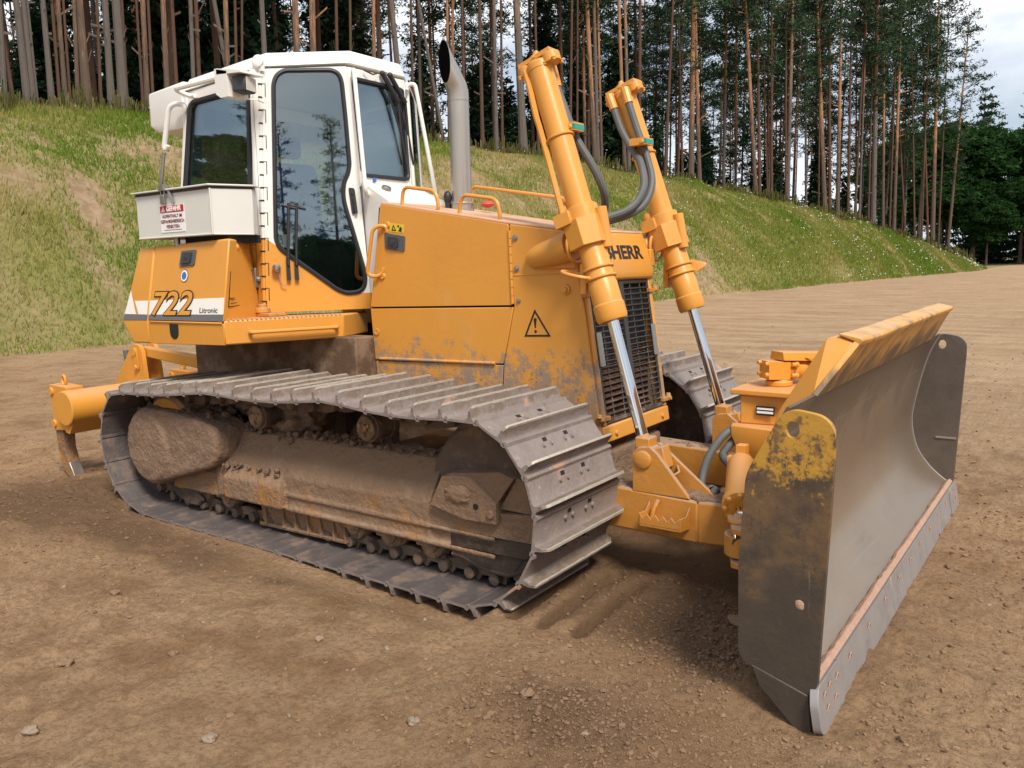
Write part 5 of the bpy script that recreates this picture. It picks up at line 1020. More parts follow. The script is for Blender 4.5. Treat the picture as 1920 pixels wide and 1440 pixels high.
for sd in (-1, 1):
    g = G(); q = lambda y, t, o_=0.: ep(sd * y, t, o_)
    g.plate([rnd([q(1.405, -.02), q(1.405, 1.0), q(1.66, 1.02), q(1.705, .85), q(1.70, .30), q(1.67, -.02)], .02, 3)], (.030, 0, .007)); eb = g.out('end_bit', 'edge', BLD, bev=.003, seg=1)
    g = G()
    for y, t in ((1.45, .3), (1.5, .65), (1.55, .25), (1.6, .62), (1.62, .3)):
        c = q(y, t, .0325); g = G(); g.tube([c + V((.003 * math.sin(a), .015 * math.cos(a), .020 * math.sin(a))) for a in [i / 16 * 6.283 for i in range(16)]], .003, 4, True); g.out('plow_bolt', 'clay', eb)
    g = G(); g.hull([V((x, sd * 1.672, z)) for x, z in ((1.63, .205), (1.845, .14), (1.86, -.02), (1.80, -.005), (1.66, .13))] + [V((x, sd * 1.655, z)) for x, z in ((1.63, .205), (1.845, .14), (1.86, -.02), (1.80, -.005), (1.66, .13))]); g.out('bit_wing', 'endplate', BLD, bev=.004)
g = G(); m_ = 60; up = [V((1.838 - .004 - .006 * random.random(), -1.63 + 3.26 * i / m_, .186 + .006 * random.random())) for i in range(m_ + 1)]; lw = [V((1.852, -1.63 + 3.26 * i / m_, .172)) for i in range(m_ + 1)]
g.plate([lw + up[::-1]], (.016, 0, .012)); g.out('clay_strip', 'clay', BLD)
# raised yellow lip with its folded top and the stiffener behind
g = G(); lp_f = [V((1.752, -1.33, 1.185)), V((1.868, -1.17, 1.385)), V((1.868, 1.17, 1.385)), V((1.752, 1.33, 1.185))]
g.plate([lp_f], (-.022, 0, .010)); LP = g.out('blade_lip', 'lip', BLD, bev=.003)
g = G()
for i in range(40):
    y = -1.17 + 2.34 * i / 39
    pass
ys = [-1.175 + 2.35 * i / 40 for i in range(41)]; wv = [(.008 * mnoise.noise(V((y * 2.2, 3, 0))), .010 * mnoise.noise(V((y * 1.7, 7, 0)))) for y in ys]
fold = [(1.870, 1.372), (1.880, 1.392), (1.872, 1.402), (1.795, 1.420), (1.785, 1.412), (1.85, 1.388)]
rg = [[g.b.verts.new((x + w[0], y, z + w[1])) for x, z in fold] for y, w in zip(ys, wv)]
for a, b in zip(rg, rg[1:]):
    for i in range(6): g.face([a[i], a[(i + 1) % 6], b[(i + 1) % 6], b[i]])
g.face(rg[0]); g.face(rg[-1]); g.out('lip_fold', 'lip', BLD, bev=.004)
g = G(); g.hull([V((x, sd * y, z)) for x, y, z in ((1.79, 1.165, 1.405), (1.845, 1.168, 1.385), (1.73, 1.30, 1.19), (1.55, 1.25, 1.0), (1.57, 1.22, 1.10), (1.74, 1.17, 1.40)) for sd in (-1, 1)]); g.out('lip_stiffener', 'paint', BLD, bev=.008)
g = G()
for y in (-1.2, -.6, .6, 1.2): g.hull([V((x, y + dy, z)) for x, z in ((1.60, .95), (1.56, .90), (1.49, .35), (1.49, .55), (1.545, .60), (1.57, .42)) for dy in (-.02, .02)])
g.hull([V((x, y, z)) for x, z in ((1.44, .52), (1.55, .60), (1.56, .40), (1.44, .36)) for y in (-1.05, 1.05)]); g.out('blade_ribs', 'frame', BLD, bev=.008)
g = G(); g.tube([V((p.x + .004, 1.636, p.z)) for p in prof], .005, 5); g.out('weld_highlight', 'edge', BLD)  # pale bead along the weld corner draws its highlight line in colour
g = G(); c = V((1.905, 1.639, .478)); g.box((1.75, 1.632, .474), (1.875, 1.642, .486)); g.out('weld_seam', 'edge', BLD)
# ---- C-frame that carries the blade
g = G()
for sd in (-1, 1):
    g.hull([V((x, sd * y, z)) for x, z in ((-.2, .27), (-.2, .52), (.98, .475), (.98, .245)) for y in (.46, .635)])
    g.hull([V((x, sd * y, z)) for x, y in ((.97, .46), (.97, .635), (1.16, .60), (1.36, .40), (1.36, .22), (1.12, .40)) for z in (.245, .475)])
g.hull([V((x, sd * y, z)) for x, y in ((1.10, .36), (1.40, .36), (1.46, .2)) for sd in (-1, 1) for z in (.22, .50)])
cf = g.out('push_frame', 'frame', DZ, bev=.014, seg=2)
for sd in (-1, 1):
    g = G(); g.hull([V((x, sd * y, z)) for x, y in ((-.15, .475), (-.15, .622), (.975, .622), (.975, .475)) for z in (.455, .492)]); g.hull([V((x, sd * y, z)) for x, y in ((.96, .475), (.96, .622), (1.15, .585), (1.33, .40), (1.12, .41)) for z in (.455, .494)])
    lumpy(g.out('frame_mud', 'mud', cf, ang=180), .011, (.07, .05), (.02, .03))
    g = G(); g.xz([[(.60, .69), (.625, .72), (.70, .735), (.745, .70), (.93, .48), (.60, .48)]], sd * .635, sd * .605); g.xz([[(.60, .69), (.625, .72), (.70, .735), (.745, .70), (1.02, .48), (.60, .48)]], sd * .515, sd * .490)
    g.lathe((.662, sd * .632, .66), (0, sd, 0), [(0, .052), (.012, .05), (.018, .04), (.019, .006)], 20)
    g.tube([V((.80, sd * .5, .62)), V((.84, sd * .56, .60)), V((.80, sd * .6, .57))], .008, 6); g.out('cylinder_bracket', 'frame', cf, bev=.006)
    g = G(); y0, y1 = sd * .636, sd * .76        # serrated steps
    g.plate([[V((.70, y0, .325)), V((.93, y0, .325)), V((.93, y1, .345)), V((.70, y1, .345))]], (0, 0, .006))
    zz = [(.70 + .23 * i / 10, .345 + (.062 if i % 2 == 0 else .035)) for i in range(11)]
    g.plate([[V((.70, y1, .335))] + [V((x, y1, z)) for x, z in zz] + [V((.93, y1, .335))]], (0, -sd * .006, 0))
    for x in (.70, .93): g.plate([[V((x, y0, .32)), V((x, y1, .335)), V((x, y1, .405)), V((x, y0 + sd * .05, .40)), V((x, y0, .44))]], (.006, 0, 0))
    g.tube([V((.74, sd * .70, .345)), V((.755, sd * .69, .42)), V((.765, sd * .66, .46))], .012, 6); g.out('frame_step', 'frame', cf, bev=.002)
g = G(); g.hull([V((x, sd * .40, z)) for x, z in ((-.1, .30), (.28, .30), (.28, .60), (-.1, .66)) for sd in (-1, 1)]); g.out('front_axle_housing', 'mudframe', DZ, bev=.02)
# nose tower
g = G(); g.hull([V((x, sd * y, z)) for x, y, z in ((1.02, .30, .78), (1.40, .34, .78), (1.10, .20, .48), (1.5, .30, .48), (1.02, .30, .83), (1.40, .34, .83)) for sd in (-1, 1)])
g.hull([V((x, y, z)) for x, y in ((1.05, -.24), (1.42, -.20), (1.42, .22), (1.08, .24)) for z in (.83, .99)])
NT = g.out('nose_tower', 'paint', cf, bev=.008)
g = G(); g.hull([V((x, y, z)) for x, y in ((1.0, -.26), (1.36, -.27), (1.50, -.10), (1.50, .20), (1.36, .27), (1.0, .26)) for z in (.99, 1.02)]); g.lathe((1.19, -.02, 1.02), (0, 0, 1), [(0, .072), (.03, .072), (.031, .05), (.08, .042)], 20)
g.lathe((1.42, .0, 1.02), (0, 0, 1), [(0, .06), (.02, .058), (.022, .03), (.04, .025)], 18); g.hull([V((x, y, z)) for x, y in ((1.38, -.04), (1.6, .06), (1.38, .06), (1.6, .16)) for z in (1.022, 1.04)]); g.out('nose_cap', 'paint', cf, bev=.006)
g = G(); c = V((1.085, -.215, .91)); g.box((1.14, -.2445, .885), (1.24, -.2405, .935)); g.out('maker_plate', 'ink', cf)
g = G(); g.box((1.146, -.2462, .916), (1.234, -.2446, .926)); g.box((1.146, -.2462, .896), (1.234, -.2446, .908)); g.out('plate_lines', 'plate', cf)
# tilt cylinder across the back of the blade
a = V((1.16, -.05, 1.115)); b = V((1.66, .62, 1.06)); d = (b - a).normalized(); g = G(); g.lathe(a + d * .06, d, [(0, .052), (.05, .052), (.051, .060), (.08, .060), (.081, .054), (.62, .054)], 22); g.hull([a + d * x + V((y, -y, z)) for x in (-.05, .09) for y in (-.04, .04) for z in (-.055, .045)])
for z in (-.03, .03):
    for s in (-1, 1): g.bolt(a + d * -.05 + V((.03 * s, -.03 * s, z)), -d, .012, .02); g.bolt(a + d * .13 + V((.045 * s, -.045 * s, z)), -d, .013, .04)
TC = g.out('tilt_cylinder', 'paint', DZ, bev=.004)
g = G(); w = d.cross(V((0, 0, 1))).normalized(); g.hull([a + d * x + w * y + V((0, 0, z)) for x in (.03, .80) for y, z in ((-.065, .05), (.065, .05), (-.055, .098), (.055, .098))]); g.plate([[a + d * x + w * .066 + V((0, 0, z)) for x, z in ((.16, .075), (.36, -.045), (.44, -.04), (.78, .075))]], w * .008); g.lathe(a + d * .40 + w * .074 + V((0, 0, 0)), w, [(0, .032), (.012, .03), (.016, .02)], 18); g.out('cylinder_guard', 'paint', TC, bev=.006)
# angle cylinders
for sd in (-1, 1):
    a, b = V((1.12, sd * .40, .65)), V((1.275, sd * .83, .515)); d = (b - a).normalized(); g = G(); g.lathe(a, d, [(0, .06), (.02, .072), (.38, .078), (.381, .088), (.435, .088), (.436, .055)], 26)
    for k in range(8): an = k / 8 * 6.283; u1 = d.orthogonal().normalized(); u2 = d.cross(u1); g.bolt(a + d * .435 + (u1 * math.cos(an) + u2 * math.sin(an)) * .072, d, .012, .018)
    g.hull([a + V((x, y, z)) for x in (-.06, .03) for y in (-.05, .05) for z in (-.07, .04)]); g.box(tuple(a + V((-.02, -.03, -.02))), tuple(a + V((.03, .03, .10))))
    ac = g.out('angle_cylinder', 'paint', DZ, bev=.004)
    g = G(); g.cyl(b, b + d * .25, .034, n=18); g.out('angle_rod', 'chrome', ac)
    e = V((1.345, sd * .98, .49)); g = G(); g.lathe(e + V((0, 0, -.12)), (0, 0, 1), [(0, .085), (.10, .085), (.101, .06)], 22); g.hull([e + V((x, sd * y, z)) for x, y in ((-.09, -.07), (.18, -.07), (.18, .16), (-.02, .10)) for z in (.0, .03)]); g.hull([e + V((x, sd * y, z)) for x, y in ((-.09, -.07), (.18, -.07), (.18, .16), (-.02, .10)) for z in (-.16, -.13)]); g.lathe(e + V((-.02, 0, .03)), (0, 0, 1), [(0, .055), (.02, .05), (.021, .03), (.035, .026)], 16); g.out('angle_joint', 'frame', BLD, bev=.005)
g = G(); g.hull([V((x, sd * y, z)) for x, y in ((1.12, .20), (1.30, .45), (1.50, .40), (1.56, .2)) for sd in (-1, 1) for z in (.56, .60)]); g.lathe((1.30, -.22, .60), (0, 0, 1), [(0, .07), (.012, .068), (.013, .03), (.03, .028)], 18); g.hull([V((1.32 + x, -.34 + y, z)) for x, y in ((-.10, -.08), (.14, -.10), (.16, .06), (-.08, .1)) for z in (.50, .545)]); g.out('pivot_plate', 'frame', cf, bev=.006)
# corrugated hoses between the frame and the cylinders
def spiral(pts, r, mat, par, name='spiral_hose'):
    P = catmull([V(p) for p in pts], 14); L = 0; Q = [P[0]]
    for p in P[1:]:
        while (p - Q[-1]).length > .008: Q.append(Q[-1] + (p - Q[-1]).normalized() * .008)
    return G().tube(Q, r, 10, corr=.14).out(name, mat, par, ang=60)
spiral([(1.02, -.26, .80), (.98, -.31, .76), (.93, -.37, .66), (.91, -.42, .54), (.93, -.47, .455), (.98, -.50, .46), (1.02, -.47, .52)], .021, 'hose', cf)
spiral([(1.03, -.24, .75), (1.0, -.28, .70), (.985, -.31, .66), (1.03, -.37, .64), (1.12, -.46, .62), (1.22, -.56, .57)], .021, 'hose', cf)
spiral([(.82, -.44, .49), (.87, -.43, .495), (.93, -.42, .50)], .023, 'hose', cf)
spiral([(.86, -.46, .445), (.98, -.47, .43), (1.10, -.48, .415)], .018, 'frame', cf, 'spiral_spring')
g = G(); g.tube([V((1.0, -.18, .80)), V((1.02, -.22, .80)), V((1.02, -.255, .79))], .026, 8); g.tube([V((.76, -.44, .48)), V((.83, -.44, .49))], .026, 8); g.out('hose_fitting', 'paint', cf)
# ---- ripper at the back
RP = (lambda g: g.out('ripper_beam', 'paint', DZ, ang=30))(G().lathe((-4.34, -1.27, .625), (0, 1, 0), [(0, .138), (.006, .148), (2.534, .148), (2.54, .138)], 40).hull([V((-4.34 + x, sd * 1.075 * 0 + y, .625 + z)) for x, z in ((-.11, -.09), (.11, -.09), (-.06, -.21), (0, -.22)) for y in (-1.24, 1.24) for sd in (1,)]))
for i, y in enumerate((-1.13, 0, 1.13)):
    g = G(); sh = [(-4.46, .78), (-4.38, .80), (-4.335, .42), (-4.345, .25), (-4.285, .10), (-4.195, -.05), (-4.26, -.04), (-4.39, .05), (-4.46, .22), (-4.47, .42)]
    g.xz([[(x - .24, z) for x, z in sh]], y - .05, y + .05); s = g.out('ripper_shank', 'mudframe', DZ, bev=.006)
    g = G(); g.hull([V((x, y + dy, z)) for x, z in ((-4.66, .14), (-4.56, .17), (-4.435, -.05), (-4.50, -.04)) for dy in (-.045, .045)]); g.out('ripper_tip', 'steel', s, bev=.004)
    g = G(); g.hull([V((x, y + dy, z)) for x, z in ((-4.70, .80), (-4.40, .79), (-4.68, .40), (-4.45, .42)) for dy in (-.07, .07)]); g.tube([V((-4.58 + .03 * math.cos(a), y, .835 + .04 * math.sin(a))) for a in [k / 16 * 6.283 for k in range(16)]], .012, 8, True)
    for z in (.74, .46): g.lathe((-4.665, y - .085, z), (0, 1, 0), [(0, .035), (.17, .035)], 14)
    g.out('shank_pocket', 'paint', DZ, bev=.008)
for sd in (-1, 1):
    y = sd * .55
    g = G()
    for dy in (-.07, .07): g.xz([[(-4.36, .60), (-4.68, .72), (-4.37, 1.06), (-4.30, 1.11), (-4.22, 1.10), (-4.18, 1.05), (-4.14, .66)]], y + dy - .018, y + dy + .018)
    g.lathe((-4.28, y - .11, 1.04), (0, 1, 0), [(0, .035), (.22, .035)], 16); g.plate([rnd([V((-4.315, y - .09, 1.08)), V((-4.245, y - .09, 1.08)), V((-4.225, y - .09, .88)), V((-4.29, y - .09, .88))], .03, 4)], (0, -.014, 0)) if sd < 0 else None
    g.lathe((-4.265, y - .105, .905), (0, -1, 0), [(0, .024), (.012, .02)], 12); g.out('ripper_tower', 'paint', DZ, bev=.006)
    g = G(); g.hull([V((x, y + dy, z)) for x, z in ((-4.28, 1.085), (-4.28, 1.0), (-3.40, .93), (-3.40, 1.03)) for dy in (-.04, .04)]); lk = g.out('ripper_link', 'paint', DZ, bev=.010)
    g = G(); g.hull([V((x, y + dy, z)) for x, z in ((-4.28, .70), (-4.28, .56), (-3.35, .50), (-3.35, .62)) for dy in (-.05, .05)]); g.out('ripper_arm', 'paint', DZ, bev=.010)
g = G(); g.xz([[(-3.62, .5), (-3.42, .5), (-3.42, 1.15), (-3.55, 1.15), (-3.70, .75)]], .20, .24); g.xz([[(-3.62, .5), (-3.42, .5), (-3.42, 1.15), (-3.55, 1.15), (-3.70, .75)]], -.24, -.20); g.lathe((-3.9, .1, 1.02), (0, 1, 0), [(0, .06), (.05, .06)], 18)
g.hull([V((x, y, z)) for x, z in ((-4.35, .66), (-4.2, .66), (-4.05, 1.13), (-4.2, 1.14)) for y in (.02, .06)]); g.out('ripper_frame', 'paint', DZ, bev=.006)
g = G(); g.lathe((-4.06, .04, 1.09), (0, -1, 0), [(0, .06), (.03, .06), (.031, .02)], 20)
for k in range(8): g.bolt((-4.06 + .04 * math.cos(k * .785), .01, 1.09 + .04 * math.sin(k * .785)), (0, -1, 0), .008, .01)
g.out('pivot_boss', 'paint', DZ)
g = G(); g.cyl((-4.95, -.35, .935), (-4.35, -.42, .93), .022); g.cyl((-4.955, -.35, 1.0), (-4.945, -.35, .865), .026, .024); g.out('hitch_pin', 'hose', DZ)
# ------------------------------------------------------------------ the wood
BARK = {'g': pmat('grey_pine_bark', (.115, .094, .080), .9, var=.3, vscale=3, bump=.6, bscale=9, layers=(dict(colour=(.10, .075, .065), scale=5, lo=.55, hi=.75, stretch=(1, 1, .3)), dict(colour=(.33, .17, .09), scale=1.2, lo=.62, hi=.9, z=(10, 22, .45)))),
        'm': pmat('brown_pine_bark', (.105, .07, .049), .9, var=.3, vscale=3, bump=.6, bscale=9, layers=(dict(colour=(.10, .065, .05), scale=5, lo=.55, hi=.75, stretch=(1, 1, .3)), dict(colour=(.36, .175, .085), scale=1.2, lo=.58, hi=.9, z=(7, 18, .45)))),
        'r': pmat('reddish_pine_bark', (.09, .044, .025), .9, var=.3, vscale=3, bump=.5, bscale=9, layers=(dict(colour=(.09, .05, .035), scale=5, lo=.58, hi=.8, stretch=(1, 1, .3)),))}  # reddish bark kept darker to make up for weak shade inside the wood
NEEDLE = leaf_material('pine_needles', [(.014, .028, .020), (.030, .058, .034), (.062, .105, .055), (.10, .145, .075)], trans=.25)
SPRUCE = leaf_material('dark_spruce_needles', [(.014, .030, .018), (.030, .058, .030), (.052, .092, .044)], trans=.2)
BROAD = leaf_material('broad_leaves', [(.010, .028, .010), (.022, .056, .016), (.042, .095, .026)], trans=.35)
FARN = leaf_material('far_conifer_needles', [(.014, .035, .020), (.030, .062, .034), (.050, .085, .045)], trans=.25)
def trunk_mesh(kind, v):
    rs = random.Random(v * 13 + ord(kind)); g = G(); Hh = 25; n = 9; k = 12; ring = None; ph = rs.random() * 6; bow = rs.uniform(.3, 1.0)
    axis_ = lambda t: V((bow * .5 * math.sin(t * 2.6 + ph) * t * 1.2, bow * .4 * math.cos(t * 3.1 + ph) * t, 0))
    for i in range(k + 1):
        t = i / k; r = (1.25 if i == 0 else 1) * (1 - .72 * t); c = V((0, 0, Hh * t))
        cur = [g.b.verts.new(c + V((r * math.cos(6.283 * j / n), r * math.sin(6.283 * j / n), 0))) for j in range(n)]
        if ring:
            for j in range(n): g.face([ring[j], ring[(j + 1) % n], cur[(j + 1) % n], cur[j]])
        ring = cur
    g.face(ring)
    for i in range(18):     # dead branch stubs
        z = rs.uniform(1.5, 15); a = rs.random() * 6.283; L_ = rs.uniform(.6, 1.0) if rs.random() < .75 else rs.uniform(2, 5); rr = 1 - .72 * z / Hh
        d = V((math.cos(a), math.sin(a), 0)); g.tube([d * rr * .8 + V((0, 0, z)), d * (rr + L_) + V((0, 0, z + rs.uniform(-.1, .5)))], .05, 3)
    me_o = g.out('trunk', BARK[kind]); me = me_o.data; bpy.data.objects.remove(me_o); return me
def foliage(name, mat, clumps, size, per, rs, droop=.0, sticks=(), thin=1.):
    """needle or leaf clumps: many small blades about each centre"""
    C = np.array(clumps); n = len(C); c = np.repeat(C[:, :3], per, 0); s = np.repeat(C[:, 3], per) * size
    m = n * per; d = rs.normal(size=(m, 3)); d /= np.linalg.norm(d, axis=1)[:, None]; d[:, 2] = d[:, 2] * .75 + droop
    off = rs.normal(size=(m, 3)) * s[:, None] * np.array([.62, .62, .26]); p = c + off; w = np.cross(d, rs.normal(size=(m, 3))); w /= np.linalg.norm(w, axis=1)[:, None] + 1e-9
    L_ = s * (.45 + .6 * rs.random(m)); W_ = L_ * (.20 + .14 * rs.random(m)) * thin
    a = p - w * W_[:, None]; b = p + w * W_[:, None]; e = p + d * L_[:, None]
    co = np.stack([a, b, e + w * W_[:, None] * .4, e - w * W_[:, None] * .4], 1).reshape(-1, 3); q = np.arange(4 * m).reshape(m, 4)
    tone = np.clip(np.repeat(np.repeat(rs.random(n), per) * .55 + rs.random(m) * .45, 4), 0, 1)
    if len(sticks):
        sc, sq = [], []
        for p0, p1, r0 in sticks:
            p0, p1 = np.array(p0), np.array(p1); t = p1 - p0; u1 = np.cross(t, [0.3, .2, 1]); u1 /= np.linalg.norm(u1) + 1e-9; u2 = np.cross(t, u1); u2 /= np.linalg.norm(u2) + 1e-9; k = len(co) + len(sc)
            for P_, r in ((p0, r0), (p1, r0 * .35)):
                for an in (0, 2.09, 4.19): sc.append(P_ + (u1 * math.cos(an) + u2 * math.sin(an)) * r)
            for j in range(3): sq.append([k + j, k + (j + 1) % 3, k + 3 + (j + 1) % 3, k + 3 + j])
        nq = len(q); co = np.concatenate([co, np.array(sc)]); q = np.concatenate([q, np.array(sq)]); tone = np.concatenate([tone, np.zeros(len(sc))])
    me = rawmesh(name, co, q, False); attr(me, 'tone', tone); me.materials.append(mat)
    if len(sticks):
        me.materials.append(BARK['r']); mi = np.zeros(len(q), dtype=np.int32); mi[nq:] = 1; me.polygons.foreach_set('material_index', mi)
    return me
def pine_crown(v, lo=13., hi=25.6, rad=2.5, nb=46, per=12):
    rs = np.random.default_rng(100 + v); cl, st = [], []
    for i in range(nb):
        t = (i + rs.random()) / nb; z = lo + (hi - lo) * t ** .9; a = rs.random() * 6.283; L_ = rad * (.35 + .85 * rs.random()) * (1.05 - .72 * t ** 2.2) * (.55 + .45 * min(1, t * 4)); up = .05 + .55 * t + .15 * rs.normal()
        d = np.array([math.cos(a), math.sin(a), up]); e = np.array([0, 0, z]) + d * L_; st.append(((0, 0, z), e, .05))
        for k in range(4 + int(L_ * 2)):
            q_ = .42 + .62 * rs.random(); p = np.array([0, 0, z]) + d * L_ * q_ + rs.normal(size=3) * np.array([.30, .30, .14]) * (.5 + q_); cl.append((*p, .55 + .35 * rs.random()))
    return foliage('crown', NEEDLE, cl, .50, per, rs, .12, st, thin=.6)
def spruce_crown(v, Hh=12., rad=2.2, mat=None, per=15):
    rs = np.random.default_rng(300 + v); cl = []
    nl = 22
    for i in range(nl):
        t = i / nl; z = .6 + (Hh - .6) * t; R_ = rad * (1 - t) ** .8 * (.8 + .4 * rs.random()); nb = max(3, int(9 * (1 - t) + 3))
        for j in range(nb):
            a = rs.random() * 6.283; Lb = R_ * (.6 + .5 * rs.random())
            for k in range(1 + int(Lb * 2.2)):
                q_ = (k + rs.random()) / (1 + int(Lb * 2.2)); cl.append((math.cos(a) * Lb * q_, math.sin(a) * Lb * q_, z - .25 * Lb * q_ + rs.normal() * .08, .55 + .3 * rs.random()))
    cl.append((0, 0, Hh + .2, .35)); return foliage('crown', mat or SPRUCE, cl, .68, per, rs, -.1)
def broad_crown(v, Hh=14., rad=4.6, per=20):
    rs = np.random.default_rng(500 + v); cl = []
    lobes = [(rs.normal() * rad * .42, rs.normal() * rad * .42, Hh * (.28 + .58 * rs.random()), rad * (.32 + .3 * rs.random())) for i in range(17)] + [(0, 0, Hh * .86, rad * .4)]
    for x, y, z, r in lobes:
        for k in range(int(26 * r)):
            d = rs.normal(size=3); d /= np.linalg.norm(d); d[2] = abs(d[2]) * .9 - .25; p = np.array([x, y, z]) + d * r * (.8 + .3 * rs.random()); cl.append((*p, .6 + .4 * rs.random()))
    return foliage('crown', BROAD, cl, .62, per, rs, -.1)
TM = {(k, v): trunk_mesh(k, v) for k in 'gmr' for v in range(3)}
PC = [pine_crown(v, lo, 25.8, rd, nb) for v, (lo, rd, nb) in enumerate(((12.5, 2.6, 36), (14.5, 2.9, 33), (11.5, 2.4, 40), (15.5, 2.7, 31), (9.5, 2.5, 44)))]
LOWC = [pine_crown(20 + v, lo, 25.8, rd, nb) for v, (lo, rd, nb) in enumerate(((6.5, 2.2, 48), (8, 2.4, 46)))]
SC = [spruce_crown(v, 12, 2.2 + .3 * v) for v in range(3)]; FC = [spruce_crown(10 + v, 22, 3.4 + .4 * v, FARN, 14) for v in range(2)]; BC = [broad_crown(v) for v in range(3)]
def part(name, me, root, scale, rz=0.):
    o = bpy.data.objects.new(name, me); COL.objects.link(o); o.parent = root; o.scale = scale; o.rotation_euler = (0, 0, rz); return o
def pine(x, y, z, lx, ly, dia, kind, label, group, Hh=None, crown=None, v=None):
    v = random.randrange(100) if v is None else v; Hh = Hh or random.uniform(23, 28); t = thing('pine_tree', label, 'pine tree', (x, y, z - .15), group)
    t.rotation_euler = V((lx, ly, 1)).to_track_quat('Z', 'Y').to_euler(); f = Hh / 25
    part('trunk', TM[kind, v % 3], t, (dia / 2, dia / 2, f), v * 1.7); part('crown', crown or PC[v % 5], t, (f, f, f), v * 2.3); return t
